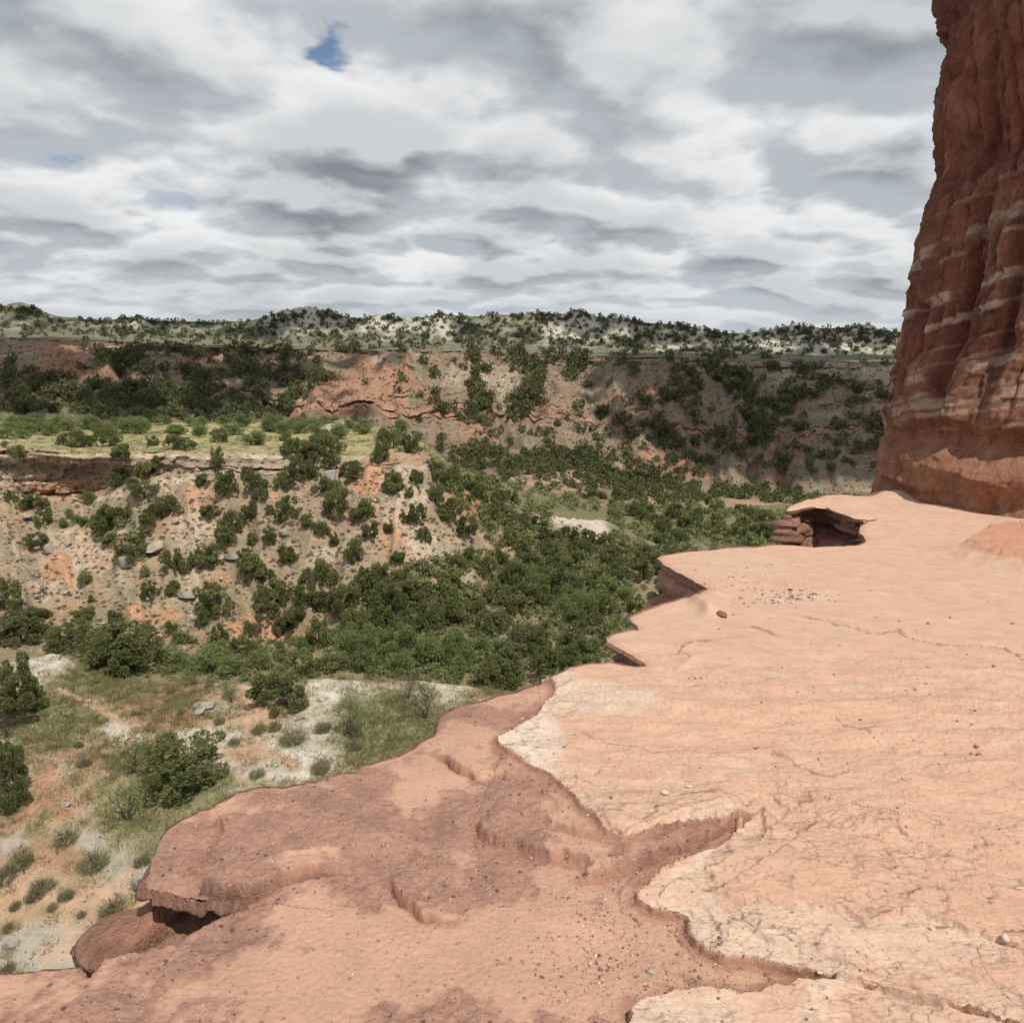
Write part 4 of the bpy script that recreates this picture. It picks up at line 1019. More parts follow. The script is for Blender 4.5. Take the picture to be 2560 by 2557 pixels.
NAMES_N = ['first', 'second', 'third', 'fourth', 'fifth', 'sixth', 'seventh', 'eighth', 'ninth', 'tenth', 'eleventh', 'twelfth', 'thirteenth', 'fourteenth', 'fifteenth']
ROWN = ['top', 'second', 'third', 'fourth', 'fifth', 'sixth', 'seventh', 'eighth', 'ninth', 'tenth', 'eleventh', 'twelfth']
PLANTS = []                                                          # (thing, px x, px y, noun, adj, zone key)
GROUPS = {'juniper': 'junipers on the mesa and in the canyon', 'mesquite': 'light green mesquite bushes', 'scrub': 'low scrub bushes on the near bench', 'bare': 'bare twiggy shrubs on the near bench'}
CAT = {'juniper': 'juniper', 'mesquite': 'mesquite bush', 'scrub': 'shrub', 'bare': 'bare shrub'}
NAME = {'juniper': 'juniper', 'mesquite': 'mesquite_bush', 'scrub': 'scrub_bush', 'bare': 'bare_shrub'}
def plant(x, y, w, hgt, kind, zone=None, label=None, tmpl=None, sink=.03, pt=None):
    pt = pt or drop_px(x, y)
    if pt is None: return None
    dep = pt.y * cp - pt.z * sp_
    W = w / FPX * dep * (1.1 if kind == 'juniper' else 1.0); H = hgt / FPX * dep / cp * (.93 if kind == 'juniper' else 1.0)
    o = bpy.data.objects.new(NAME[kind], None); COL.objects.link(o); o.empty_display_size = .2
    if tmpl is None:
        tmpl = {'juniper': (JUN_NEAR if w > 95 else JUN_MID), 'mesquite': MESQ, 'scrub': SCRUB, 'bare': None}[kind]
    hn = {'juniper': 1.48, 'mesquite': 1.25, 'scrub': .85, 'bare': 1.15}[kind]
    o.location = (pt.x, pt.y, pt.z - sink * H); o.rotation_euler = (0, 0, random.uniform(0, 6.28))
    wn = {'juniper': 1.95, 'mesquite': 2.05, 'scrub': 1.8, 'bare': 1.9}[kind]
    sx = W / wn * random.uniform(.92, 1.08); o.scale = (sx, W / wn * random.uniform(.85, 1.1), H / hn)
    if kind == 'bare':
        c = bpy.data.objects.new('branches', random.choice(BARE)); COL.objects.link(c); c.parent = o
    else:
        cm, tm = random.choice(tmpl)
        c = bpy.data.objects.new('crown', cm); COL.objects.link(c); c.parent = o
        c = bpy.data.objects.new('trunk', tm); COL.objects.link(c); c.parent = o
    tag(o, label, CAT[kind], GROUPS[kind])
    ar = w / max(hgt, 1)
    adj = ('broad' if ar > 1.35 else 'slim' if ar < .8 else 'rounded')
    if not label: PLANTS.append((o, x, y, kind, adj, zone or 'x'))
    return o
Q3 = lambda x, y: (x * .5176, 1000 + y * .5176)
Q4 = lambda x, y: (700 + x * .5176, 1000 + y * .5176)
Q5 = lambda x, y: (x * .5176, 1600 + y * .5176)
def many(fn, items, zone, kind='juniper'):
    for it in items:
        x, y, w, hh = it[:4]; k = it[4] if len(it) > 4 else kind
        X, Y = fn(x, y); plant(X, Y, w * .5176, hh * .5176, k, zone)
# on the grassy mesa top
many(Q3, [(540, 220, 110, 120), (345, 222, 150, 80), (740, 222, 70, 55), (890, 236, 150, 80), (1050, 205, 95, 75), (590, 282, 110, 85), (95, 280, 90, 75), (1840, 298, 95, 120), (1900, 232, 130, 110), (1985, 250, 120, 100)], 'on the grassy mesa top')
many(Q3, [(440, 225, 90, 60), (1225, 218, 170, 70), (30, 185, 110, 60), (130, 165, 110, 65), (220, 170, 110, 70), (330, 150, 130, 60), (430, 140, 130, 70), (620, 160, 120, 75), (680, 165, 110, 70), (860, 165, 110, 50), (960, 180, 90, 60), (1120, 170, 130, 60),
          (1180, 130, 120, 60), (1290, 150, 110, 60), (1380, 200, 70, 50), (1440, 160, 120, 60), (1530, 150, 110, 60), (1640, 190, 140, 80), (1250, 215, 70, 35), (1560, 200, 110, 60), (25, 225, 50, 30), (1600, 110, 120, 40), (1330, 110, 110, 40), (1090, 115, 100, 40), (780, 120, 110, 45), (930, 125, 110, 40)], 'on the sunlit mesa top', 'mesquite')
many(Q3, [(1470, 300, 160, 130), (1600, 262, 170, 120), (1440, 390, 130, 110), (1590, 330, 120, 90), (1690, 375, 120, 95), (1545, 225, 110, 80), (1400, 260, 90, 80), (1500, 370, 90, 90)], 'spilling over the mesa rim')
for _k in range(46):
    _x = rng.uniform(0, 1010); _y = 1062 + abs(rng.normal()) * 16
    if _x > 820: _y += 10
    plant(_x, _y, rng.uniform(34, 62), rng.uniform(20, 34), 'mesquite', 'along the back of the mesa top')
# upper slope
many(Q3, [(715, 370, 105, 120), (700, 470, 140, 110), (570, 412, 110, 80), (985, 415, 80, 70), (1050, 316, 75, 100), (1100, 443, 130, 120), (1200, 380, 80, 70), (1250, 432, 110, 110), (1370, 430, 90, 90), (1550, 445, 110, 90), (1640, 540, 170, 150), (1600, 470, 110, 100), (1890, 440, 120, 110)], 'just under the pale cliff')
many(Q3, [(60, 485, 65, 60), (150, 525, 130, 75), (210, 605, 80, 100), (155, 710, 115, 80), (500, 640, 140, 130), (610, 600, 160, 120), (530, 690, 110, 60), (740, 600, 130, 110), (830, 545, 110, 105), (650, 770, 180, 140), (700, 660, 90, 60), (420, 605, 50, 50)], 'on the left of the rubble slope')
many(Q3, [(845, 840, 120, 140), (1000, 792, 170, 110), (940, 800, 70, 80), (1030, 553, 100, 70), (1110, 690, 150, 170), (1190, 600, 100, 130), (1250, 485, 80, 70), (1230, 700, 60, 70), (1300, 690, 80, 95), (1300, 560, 60, 60), (1405, 570, 145, 130), (1490, 612, 70, 75)], 'in the middle of the rubble slope')
many(Q3, [(1560, 650, 90, 85), (1615, 700, 60, 70), (1700, 782, 95, 150), (1750, 572, 140, 105), (1790, 652, 90, 85), (1870, 640, 40, 55), (1395, 782, 100, 95), (1230, 850, 170, 130), (1280, 880, 100, 80), (1200, 790, 100, 90)], 'on the right of the rubble slope')
many(Q3, [(720, 945, 100, 90), (835, 942, 80, 80), (1050, 1030, 180, 185), (1070, 1162, 80, 90), (420, 1040, 110, 60), (560, 1110, 100, 110), (1230, 1132, 80, 85), (1290, 1062, 130, 110), (1380, 1132, 120, 120), (1340, 985, 160, 140), (1260, 985, 100, 110)], 'low on the rubble slope')
many(Q3, [(1540, 1190, 150, 180), (1480, 1005, 150, 140), (1590, 885, 120, 140), (1680, 1005, 150, 150), (1840, 905, 130, 145), (1690, 1115, 140, 120), (1785, 1150, 120, 120), (1480, 890, 90, 90), (1920, 780, 80, 60), (1900, 1010, 140, 140), (1860, 1100, 130, 120), (1420, 1080, 120, 110), (1570, 1010, 110, 120), (1760, 900, 100, 100)], 'in the thicket at the slope foot')
many(Q3, [(700, 850, 80, 45), (990, 1085, 100, 80), (440, 975, 50, 40), (310, 620, 60, 55), (430, 500, 110, 65), (420, 890, 90, 70), (480, 640, 60, 50), (830, 1120, 90, 60), (870, 1170, 110, 60), (370, 600, 60, 50), (340, 570, 60, 50)], 'scattered on the rubble slope', 'mesquite')
# valley thicket just beyond the bench
many(Q3, [(20, 1010, 150, 170), (150, 1130, 270, 150), (330, 1200, 220, 150), (60, 1180, 180, 150)], 'in the draw at the far left')
many(Q3, [(880, 1300, 140, 90), (1000, 1310, 220, 110), (1130, 1330, 160, 110), (1060, 1240, 140, 90), (1250, 1300, 160, 100), (1760, 1310, 160, 110), (1640, 1300, 150, 90), (1880, 1260, 130, 90), (1460, 1215, 110, 70), (1360, 1250, 130, 90)], 'in the draw behind the bench', 'mesquite')
many(Q3, [(1420, 1330, 180, 150), (1580, 1290, 110, 90), (1180, 1230, 130, 100)], 'at the far edge of the near bench')
# spur right of the mesa
many(Q4, [(545, 450, 110, 110), (660, 405, 80, 75), (625, 470, 50, 60), (660, 600, 100, 120), (700, 690, 80, 90), (590, 590, 60, 50), (525, 640, 50, 60), (750, 500, 90, 110), (820, 590, 130, 130), (905, 670, 120, 130), (905, 775, 75, 90), (570, 780, 80, 55)], 'on the rubble spur right of the mesa')
# near bench
plant(*Q5(140, 335), 160, 165, 'juniper', label='big leafy juniper standing by the white mound at the left edge')
plant(*Q5(905, 680), 215, 140, 'juniper', label='broad dark juniper on the near grassy bench beside a thin mesquite')
plant(*Q5(40, 790), 130, 190, 'juniper', label='dark juniper cut off by the left edge above the pinkish wash')
plant(*Q5(1370, 325), 150, 100, 'juniper', label='lone juniper beside the white trail at the far edge of the bench')
plant(*Q3(590, 1300), 215, 145, 'juniper', label='wide dense juniper in the draw below the rubble slope')
plant(*Q5(560, 175), 130, 110, 'juniper', label='rounded juniper half hidden behind the crest of the near bench')
plant(*Q5(650, 640), 100, 120, 'mesquite', label='thin see-through mesquite touching the broad dark juniper', tmpl=MESQ_THIN)
plant(*Q5(1690, 470), 115, 115, 'mesquite', label='sparse thorny mesquite in the grass near the ledge', tmpl=MESQ_THIN)
plant(*Q5(1120, 300), 60, 65, 'mesquite', label='thin leggy mesquite between the pink trail and the layered rock', tmpl=MESQ_THIN)
plant(*Q5(930, 215), 80, 60, 'mesquite', label='low feathery mesquite on the crest of the near bench', tmpl=MESQ_THIN)
plant(*Q5(620, 870), 120, 95, 'mesquite', label='grey straggly mesquite in the grass below the broad juniper', tmpl=MESQ_THIN)
plant(*Q4(700, 1530), 115, 130, 'bare', label='bare dark-stemmed shrub against the white ground at the ledge edge')
plant(*Q4(620, 1440), 70, 80, 'bare', label='smaller bare shrub left of the dark-stemmed one')
plant(*Q5(30, 470), 80, 75, 'bare', label='leafless branches rising over the cut-off juniper at the left')
plant(*Q5(650, 1215), 60, 60, 'bare', label='thin bare shrub beside the overhanging tip of the ledge')
plant(*Q5(1700, 420), 50, 70, 'bare', label='bare crooked stems inside the sparse thorny mesquite')
plant(*Q3(215, 940), 50, 60, 'bare', label='dead reddish shrub above the draw near the orange scar')
many(Q5, [(405, 605, 70, 60), (690, 1080, 100, 70), (210, 1195, 130, 70), (320, 1245, 80, 80), (75, 1292, 70, 40), (255, 1297, 60, 40), (540, 1300, 150, 70), (100, 1085, 140, 100), (450, 1095, 150, 110), (320, 975, 130, 80), (395, 1332, 50, 35), (170, 1245, 100, 60),
          (50, 1392, 80, 50), (30, 1605, 80, 70), (20, 1160, 120, 90), (380, 515, 50, 50)], 'on the sandy lower bench at the left', 'scrub')
many(Q5, [(1550, 625, 110, 70), (1240, 652, 80, 40), (1130, 502, 70, 40), (1420, 485, 150, 90), (1560, 432, 90, 60), (830, 252, 60, 40), (1250, 440, 90, 50), (1060, 400, 60, 60), (875, 356, 45, 36), (1330, 430, 70, 50), (1010, 225, 50, 30), (1710, 520, 90, 60)], 'around the white trail', 'scrub')

# woods: more junipers where the photograph shows them packed
def fill_poly(poly, n, size, zone, kind='juniper', ymin=None, sep=.5, asp=(.68, .98), jit=.3):
    poly = np.array(poly, float); lo, hi = poly.min(0), poly.max(0); got = []; tries = 0
    while len(got) < n and tries < n * 40:
        tries += 1
        q = rng.uniform(lo, hi)
        if not inside(q[None], poly)[0] or (1378 < q[0] < 1525 and 1278 < q[1] < 1352): continue
        s = np.interp(q[1], *size) * rng.uniform(1 - jit, 1 + jit)
        if any(abs(q[0] - a) < sep * (s + b2) * .5 and abs(q[1] - b) < sep * (s + b2) * .36 for a, b, b2 in got): continue
        got.append((q[0], q[1], s))
    for a, b, s in sorted(got, key=lambda t: t[1]):
        plant(a, b, s, s * rng.uniform(*asp), kind, zone)
SZ = ([1150, 1300, 1450, 1700], [34, 46, 62, 84])
fill_poly([(1075, 1165), (1190, 1205), (1290, 1255), (1300, 1330), (1240, 1330), (1150, 1255), (1080, 1200)], 24, SZ, 'along the wooded crest right of the mesa')
fill_poly([(1300, 1290), (1380, 1330), (1480, 1370), (1600, 1360), (1640, 1400), (1560, 1440), (1380, 1440), (1270, 1390)], 22, SZ, 'in the woods below the white outcrop')
fill_poly([(1160, 1400), (1270, 1400), (1400, 1440), (1600, 1390), (1740, 1385), (1720, 1520), (1480, 1560), (1260, 1530), (1140, 1470)], 30, SZ, 'in the middle of the canyon woods')
fill_poly([(960, 1450), (1130, 1470), (1250, 1540), (1240, 1620), (1080, 1600), (930, 1560), (860, 1510)], 16, SZ, 'in the woods under the rubble spur')
fill_poly([(1250, 1560), (1500, 1570), (1510, 1680), (1380, 1710), (1240, 1740), (1190, 1690)], 17, SZ, 'in the dark woods beside the ledge')
fill_poly([(1440, 1200), (1640, 1255), (1900, 1290), (1960, 1350), (1640, 1370), (1600, 1330), (1480, 1290)], 36, SZ, 'on the canyon floor beyond the ledge')
fill_poly([(880, 1570), (1100, 1610), (1240, 1640), (1180, 1700), (1000, 1690), (850, 1650)], 16, SZ, 'in the green bottom beyond the white trail', 'mesquite')
fill_poly([(1280, 1440), (1600, 1420), (1630, 1540), (1400, 1560)], 10, SZ, 'among the canyon junipers', 'mesquite')
# labels for all of them: place, then order within its row
from collections import defaultdict
zones = defaultdict(list)
for e in PLANTS: zones[(e[5], e[3])].append(e)
for (zn, kind), es in zones.items():
    noun = {'juniper': 'juniper', 'mesquite': 'green mesquite', 'scrub': 'low bush'}[kind]
    es.sort(key=lambda e: e[2]); nr = max(1, math.ceil(len(es) / 9)); per = math.ceil(len(es) / nr)
    for r in range(nr):
        row = sorted(es[r * per:(r + 1) * per], key=lambda e: e[1])
        for i, e in enumerate(row):
            lab = f"{e[4]} {noun} {zn}, {NAMES_N[i]} from left" + (f", {ROWN[r]} row" if nr > 1 else '')
            e[0]['label'] = lab

# ------------------------------------------------------------------ far trees past the first three hundred: real trees, joined
def merged(name, spots, geos, mat, kind='stuff', cval=None):
    Vs, Fs, Cs = [], [], []; n = 0
    for (pos, sc, rot) in spots:
        V, F, c = geos[rng.integers(len(geos))]
        cr, sr = math.cos(rot), math.sin(rot)
        W = np.stack([V[:, 0] * cr - V[:, 1] * sr, V[:, 0] * sr + V[:, 1] * cr, V[:, 2]], 1) * np.asarray(sc) + np.asarray(pos)
        Vs.append(W); Fs.append(F + n); n += len(V)
        if c is not None: Cs.append(np.clip(c + rng.uniform(-.25, .25), 0, 1) if cval is None else np.clip(c * cval(pos), 0, 1))
    if not Vs: return
    o = mesh_np(name, np.concatenate(Vs), np.concatenate(Fs), mat, np.concatenate(Cs) if Cs else None)
    return tag(o, kind=kind)
far_geo = [crown(300 + i, 240, .30, 'juniper') for i in range(8)]
tiny_geo = [crown(320 + i, 80, .48, 'juniper') for i in range(6)]
def spots_px(n, dens, box, size, asp=(.75, 1.1), ylo=None):
    out = []; tries = 0
    xs0, ys0, xs1, ys1 = box
    while len(out) < n and tries < n * 30:
        tries += 1
        x, y = rng.uniform(xs0, xs1), rng.uniform(ys0, ys1)
        if rng.random() > dens(x, y): continue
        pt = drop_px(x, y)
        if pt is None: continue
        if ylo and not (ylo[0] < pt.y < ylo[1]): continue
        dep = pt.y * cp - pt.z * sp_
        W = rng.uniform(*size) / FPX * dep * .5
        out.append(((pt.x, pt.y, pt.z - .1 * W), (W, W * rng.uniform(.85, 1.1), W * rng.uniform(*asp)), rng.uniform(0, 6.28)))
    return out
def seg_d(x, y, pts):
    b = 1e9
    for (x0, y0), (x1, y1) in zip(pts[:-1], pts[1:]):
        dx, dy_ = x1 - x0, y1 - y0; t = max(0, min(1, ((x - x0) * dx + (y - y0) * dy_) / (dx * dx + dy_ * dy_ + 1e-9)))
        b = min(b, math.hypot(x - x0 - t * dx, y - y0 - t * dy_))
    return b
GUL = [([(180, 870), (250, 900), (330, 940), (420, 1000)], 26), ([(330, 880), (350, 940), (400, 980)], 26), ([(460, 880), (500, 940), (470, 1000)], 30), ([(880, 880), (860, 930), (800, 960), (740, 975)], 22), ([(1170, 880), (1200, 930), (1180, 900)], 16),
       ([(1290, 900), (1340, 940), (1310, 1000), (1290, 1030)], 26), ([(1700, 920), (1720, 960), (1660, 1000)], 22), ([(1790, 920), (1850, 980), (1890, 1050), (1905, 1070)], 26), ([(2080, 950), (2000, 990), (1930, 1050)], 20), ([(1190, 960), (1210, 1010), (1150, 1040)], 22),
       ([(1640, 1060), (1700, 1140), (1740, 1160)], 20), ([(600, 890), (620, 960), (650, 990)], 26), ([(700, 890), (700, 950)], 26)]
def dens_wall(x, y):
    v = .14
    for g, wd in GUL:
        d = seg_d(x, y, g)
        if d < wd: v = max(v, .85)
    if y < 1000 and x < 760: v = max(v, .22)
    if abs(x - 920) < 120 and y > 885 and y < 1045: v *= .25
    if math.hypot((x - 140) / 100, (y - 905) / 50) < 1 or math.hypot((x - 300) / 90, (y - 955) / 26) < 1 or math.hypot((x - 515) / 50, (y - 910) / 22) < 1: v *= .15
    if y > 1040 and x > 1350: v = max(v, .2)
    return v
sp1 = spots_px(780, dens_wall, (0, 872, 2260, 1180), (22, 46), ylo=(300, 470))
sp1 += spots_px(210, lambda x, y: 1 if seg_d(x, y, [(0, 985), (150, 995), (330, 1010), (500, 1030), (680, 1040)]) < 45 else 0, (0, 930, 720, 1075), (26, 48), ylo=(270, 420))
sp1 += spots_px(110, lambda x, y: 1, (1120, 1150, 1760, 1262), (22, 42), ylo=(170, 400))
sp1 += spots_px(230, lambda x, y: 1 if seg_d(x, y, [(1180, 1140), (1290, 1170), (1400, 1150), (1480, 1190), (1600, 1220), (1750, 1245), (2000, 1255)]) < 26 else 0, (1150, 1110, 2050, 1290), (24, 46), ylo=(230, 400))
merged('canyon_wall_trees', sp1, far_geo, M_JUN_FAR_SHADED)
sp2 = spots_px(520, lambda x, y: 1, (0, 836, 2270, 890), (9, 22), ylo=(415, 560))
sp2 += spots_px(1000, lambda x, y: .9 if fbm(np.array([[x / 60, y / 22, 3.]]), 3)[0] > -.02 else .25, (0, 768, 2270, 860), (7, 18), ylo=(500, 640))
sp2 += spots_px(300, lambda x, y: 1 if abs(y - np.interp(x, [a for a, b in _sky], [b for a, b in _sky])) < 8 else 0, (0, 768, 2270, 850), (9, 18), ylo=(540, 760))
merged('rim_trees', sp2, tiny_geo, M_JUN_FAR_SHADED)
scr_geo = [crown(340 + i, 16, .8, 'scrub') for i in range(6)]
sp3 = spots_px(3600, lambda x, y: .8 if y < 1000 else .6, (0, 860, 2270, 1230), (4, 10), ylo=(285, 560))
merged('canyon_scrub', sp3, scr_geo, M_SCRUB)
# low scrub on the rubble slope and thick undergrowth in the woods
scr2 = [crown(350 + i, 40, .38, 'scrub') for i in range(6)]
sp4 = spots_px(1900, lambda x, y: 1, (0, 1180, 1300, 1660), (7, 20), ylo=(80, 135))
merged('slope_scrub', sp4, scr2, M_SCRUB)
und = [crown(360 + i, 60, .42, 'mesquite') for i in range(5)]
sp5 = spots_px(1300, lambda x, y: 1 if inside(np.array([[x, y]]), np.array([(1060, 1150), (1250, 1220), (1600, 1270), (1960, 1280), (1980, 1360), (1650, 1400), (1520, 1650), (1200, 1740), (820, 1660), (820, 1560), (1000, 1420), (1240, 1370), (1150, 1280)], float))[0] and not (1378 < x < 1525 and 1278 < y < 1352) else 0, (800, 1140, 2000, 1750), (24, 50), ylo=(60, 330))
sp5 += spots_px(420, lambda x, y: 1, (180, 1600, 1250, 1720), (18, 44), ylo=(54, 92))
def hidden_spots(n, s0, s1, y0, y1, size):
    out = []
    for _ in range(n):
        Y = rng.uniform(y0, y1); X = rng.uniform(s0, s1) * Y; hit = BVH.ray_cast(Vector((X, Y, 200)), Vector((0, 0, -1)))[0]
        if hit is None: continue
        W = rng.uniform(*size) * .5; out.append(((X, Y, hit.z - .1), (W, W, W * rng.uniform(.7, 1)), rng.uniform(0, 6.28)))
    return out
def behind_ledge(sp):
    P_ = np.array([q[0] for q in sp]); a, b, _ = project(P_)
    k = inside(np.stack([a, b], 1), np.array(OUT_PX[20:] + [(3000, 1226), (3000, 3500), (-300, 3500)], float))
    return [q for q, f in zip(sp, k) if f]
sp5 += behind_ledge(hidden_spots(900, .05, 1.0, 45, 230, (1.5, 3.5)))
merged('canyon_floor_trees', behind_ledge(hidden_spots(520, .05, 1.0, 60, 260, (3, 6))), far_geo, M_JUN)
merged('undergrowth', sp5, und, M_UND)

# ------------------------------------------------------------------ grass
tuft = [blades(400 + i, 26, .36, .30) for i in range(8)]
bench_i = np.where((SEG <= 3) & (SEG >= 1) & (PX > -60) & (PX < 1250) & (PY > 1600) & (PY < 2500))[0]
green = 1 - np.clip(np.abs(C[bench_i] - OLIVE * 1.2).sum(1) / .35, 0, 1)
dep_b = P0[bench_i, 1]
wts = (green ** 1.3 + .10) * dep_b ** 1.0; wts /= wts.sum()
pick = rng.choice(bench_i, 9500, p=wts)
spg = []
for j in pick:
    s = rng.uniform(.4, 1.4); q = TER[j]
    spg.append(((q[0] + rng.normal() * .2, q[1] + rng.normal() * .3, q[2] - .03), (s, s, s * rng.uniform(.7, 1.2)), rng.uniform(0, 6.28)))
merged('grass', spg, tuft, M_GRASS)
top_i = np.where((SEG == 7) & (PX > -60) & (PX < 1150))[0]
spg = []
for j in rng.choice(top_i, 2200):
    q = TER[j]; s = rng.uniform(1.0, 2.2); spg.append(((q[0] + rng.normal() * .3, q[1] + rng.normal() * .5, q[2] - .03), (s, s, s * .8), rng.uniform(0, 6.28)))
merged('mesa_grass', spg, tuft, M_GRASS)

# ------------------------------------------------------------------ stones
def white(col): return np.stack([np.full(1, 1.0)] * 3, 1)
STONE_COLS = [np.array([.34, .265, .19]), np.array([.43, .33, .235]), np.array([.25, .21, .165]), np.array([.42, .26, .165])]
rk = []
for i in range(12):
    V, F = rock_geo(500 + i, rng.uniform(.35, .7), 1, .6)
    c = np.zeros((len(V), 3)) + STONE_COLS[i % 4]; rk.append((V, F, c))
rk20 = []
for i in range(12):
    bm = bmesh.new(); bmesh.ops.create_icosphere(bm, subdivisions=1, radius=1); V = np.array([v.co[:] for v in bm.verts]); F = np.array([[v.index for v in f.verts] for f in bm.faces]); bm.free()
    V = V * (1 + .25 * rng.normal(size=(len(V), 1))) * np.array([1, rng.uniform(.6, 1), rng.uniform(.3, .65)]); rk20.append((V, F, np.zeros((len(V), 3)) + STONE_COLS[i % 4]))
def stones(n, box, size, ylo):
    out = []
    for (pos, sc, rot) in spots_px(n, lambda x, y: 1, box, size, ylo=ylo):
        s = sc[0]; out.append(((pos[0], pos[1], pos[2] + .1 * s), (s, s * rng.uniform(.7, 1.2), s * rng.uniform(.6, 1.2)), rot))
    return out
sps = stones(8500, (0, 1170, 1300, 1660), (2.5, 8), (80, 140)) + stones(700, (0, 1170, 1300, 1660), (8, 15), (80, 140))
merged('rubble', sps, rk20, M_STONE, cval=lambda p_: rng.uniform(.75, 1.25))
merged('bench_stones', stones(900, (0, 1640, 1200, 2440), (2, 7), (20, 52)), rk20, M_STONE, cval=lambda p_: rng.uniform(.8, 1.4))
merged('canyon_rubble', stones(2200, (0, 880, 2250, 1240), (3, 9), (290, 440)), rk20, M_STONE, cval=lambda p_: rng.uniform(.6, 1.0))
BIG = [rock_geo(600 + i, f_, 3, .55) for i, f_ in enumerate((.7, .55, .8, .35, .3))]
def rock_mesh(i, col):
    V, F = BIG[i]; return mesh_np('boulder', V, F, M_STONE, np.zeros((len(V), 3)) + col, link=False, smooth=False)
RM = [rock_mesh(i, c) for i, c in ((0, np.array([.30, .275, .24])), (1, np.array([.34, .29, .24])), (2, np.array([.38, .31, .24])), (3, np.array([.30, .28, .24])), (4, np.array([.42, .33, .26])))]
def boulder(fn, x, y, w, hgt, mi, label, group=None, name='boulder', rot=None, cat='boulder', up=.55):
    X, Y = fn(x, y); pt = drop_px(X, Y); k = .5176
    dep = pt.y * cp - pt.z * sp_; W = w * k / FPX * dep / 2; H = hgt * k / FPX * dep / 2
    o = bpy.data.objects.new(name, RM[mi]); COL.objects.link(o)
    fl = (.7, .55, .8, .35, .3, .35, .55)[mi]
    o.location = (pt.x, pt.y, pt.z + H * up); o.scale = (W, W * .8, H / fl); o.rotation_euler = (random.uniform(-.12, .12), random.uniform(-.15, .15), rot if rot is not None else random.uniform(-.4, .4))
    tag(o, label, cat, group)
BG = 'boulders on the rubble slope'
boulder(Q3, 600, 800, 90, 85, 0, 'grey boulder in front of the wide juniper on the left slope', BG)
boulder(Q3, 762, 735, 105, 85, 2, 'large grey boulder right of a juniper, left slope', BG)
boulder(Q3, 235, 735, 70, 65, 0, 'dark grey boulder beside the juniper above the orange scar', BG)
boulder(Q3, 335, 545, 50, 35, 1, 'small tilted boulder high on the left slope', BG)
boulder(Q3, 895, 955, 110, 45, 3, 'flat grey slab under a small juniper low on the slope', BG)
boulder(Q3, 758, 1115, 55, 45, 0, 'round boulder right of the wide dense juniper in the draw', BG)
boulder(Q3, 775, 1150, 40, 32, 2, 'small tan boulder below the round one', BG)
boulder(Q3, 1590, 380, 95, 65, 0, 'pale rounded boulder among the junipers spilling over the rim', BG)
boulder(Q3, 1120, 770, 100, 45, 3, 'layered grey slab in the middle of the rubble slope', BG)
boulder(Q3, 130, 570, 80, 30, 3, 'dark tilted slab near the far left of the slope', BG)
boulder(Q3, 330, 700, 50, 40, 1, 'grey block above the orange scar', BG)
boulder(Q3, 1370, 650, 60, 40, 0, 'grey block below a dark juniper on the middle slope', BG)
boulder(Q3, 850, 590, 60, 35, 1, 'tan block below the junipers on the upper slope', BG)
boulder(Q4, 795, 740, 30, 28, 0, 'small round boulder on the rubble spur', BG)
boulder(Q4, 940, 770, 24, 50, 2, 'upright pale stone at the foot of the rubble spur', BG)
RM += [rock_mesh(i, np.array(c)) for i, c in ((3, (.47, .42, .34)), (1, (.45, .39, .30)))]
for x, y, w, hh, mi, lab in ((1400, 1300, 60, 40, 6, 'pale block at the left of the white outcrop in the woods'), (1445, 1306, 90, 40, 6, 'wide pale block in the middle of the white outcrop'), (1482, 1325, 70, 50, 6, 'cream block on the right flank of the white outcrop'), (1505, 1350, 50, 60, 6, 'lowest cream block at the right end of the white outcrop')):
    boulder(lambda a, b: (a, b), x, y, w, hh, mi, lab, 'rocks of the white outcrop', up=.05, rot=x * .7)
boulder(Q5, 975, 330, 115, 48, 3, 'layered grey rock slab resting on the near bench', 'rocks on the near bench')
boulder(Q5, 970, 345, 90, 30, 1, 'lower rock supporting the layered grey slab', 'rocks on the near bench')
boulder(Q5, 45, 1480, 90, 45, 3, 'pale flat slab lying in the bottom left sand', 'rocks on the near bench', rot=.5)
boulder(Q5, 330, 795, 45, 28, 1, 'small dark stone in the white patch beside the pink wash', 'rocks on the near bench')
boulder(Q5, 485, 1190, 26, 14, 3, 'tiny flat stone on the sandy lower bench', 'rocks on the near bench')
boulder(Q5, 320, 45, 50, 22, 3, 'small cap stone on top of the white mound', 'rocks on the near bench')
# stones on the ledge
Zg = lZ.reshape(LR, LC)
def ledge_at(x, y):
    wxy = on_ledge(x, y); s = wxy[0] / wxy[1]; v = 1 / wxy[1]
    c = int(np.clip(np.searchsorted(s_cols, s), 0, LC - 1)); r = int(np.clip(np.searchsorted(-v_rows, -v), 0, LR - 1))
    return Vector((wxy[0], wxy[1], Zg[r, c]))
PEB = []
for i, colr in enumerate(((.25, .11, .075), (.34, .17, .11), (.21, .15, .12), (.62, .50, .38), (.43, .35, .27))):
    V, F = rock_geo(700 + i, .75, 2, .6); PEB.append(mesh_np('stone', V, F, M_STONE, np.zeros((len(V), 3)) + np.array(colr), link=False))
def pebble(pt, w, mi, label):
    dep = pt.y * cp - pt.z * sp_; W = w / FPX * dep / 2
    o = bpy.data.objects.new('stone', PEB[mi]); COL.objects.link(o); o.location = (pt.x, pt.y, pt.z + W * .35)
    o.scale = (W, W * random.uniform(.7, 1), W * random.uniform(.7, 1.1)); o.rotation_euler = (random.uniform(-.3, .3), random.uniform(-.3, .3), random.uniform(0, 6))
    tag(o, label, 'stone', 'loose stones on the ledge')
E7 = lambda x, y: (900 + x * .859, 1700 + y * .859)
E6 = lambda x, y: (1560 + x * .5176, 1180 + y * .5176)
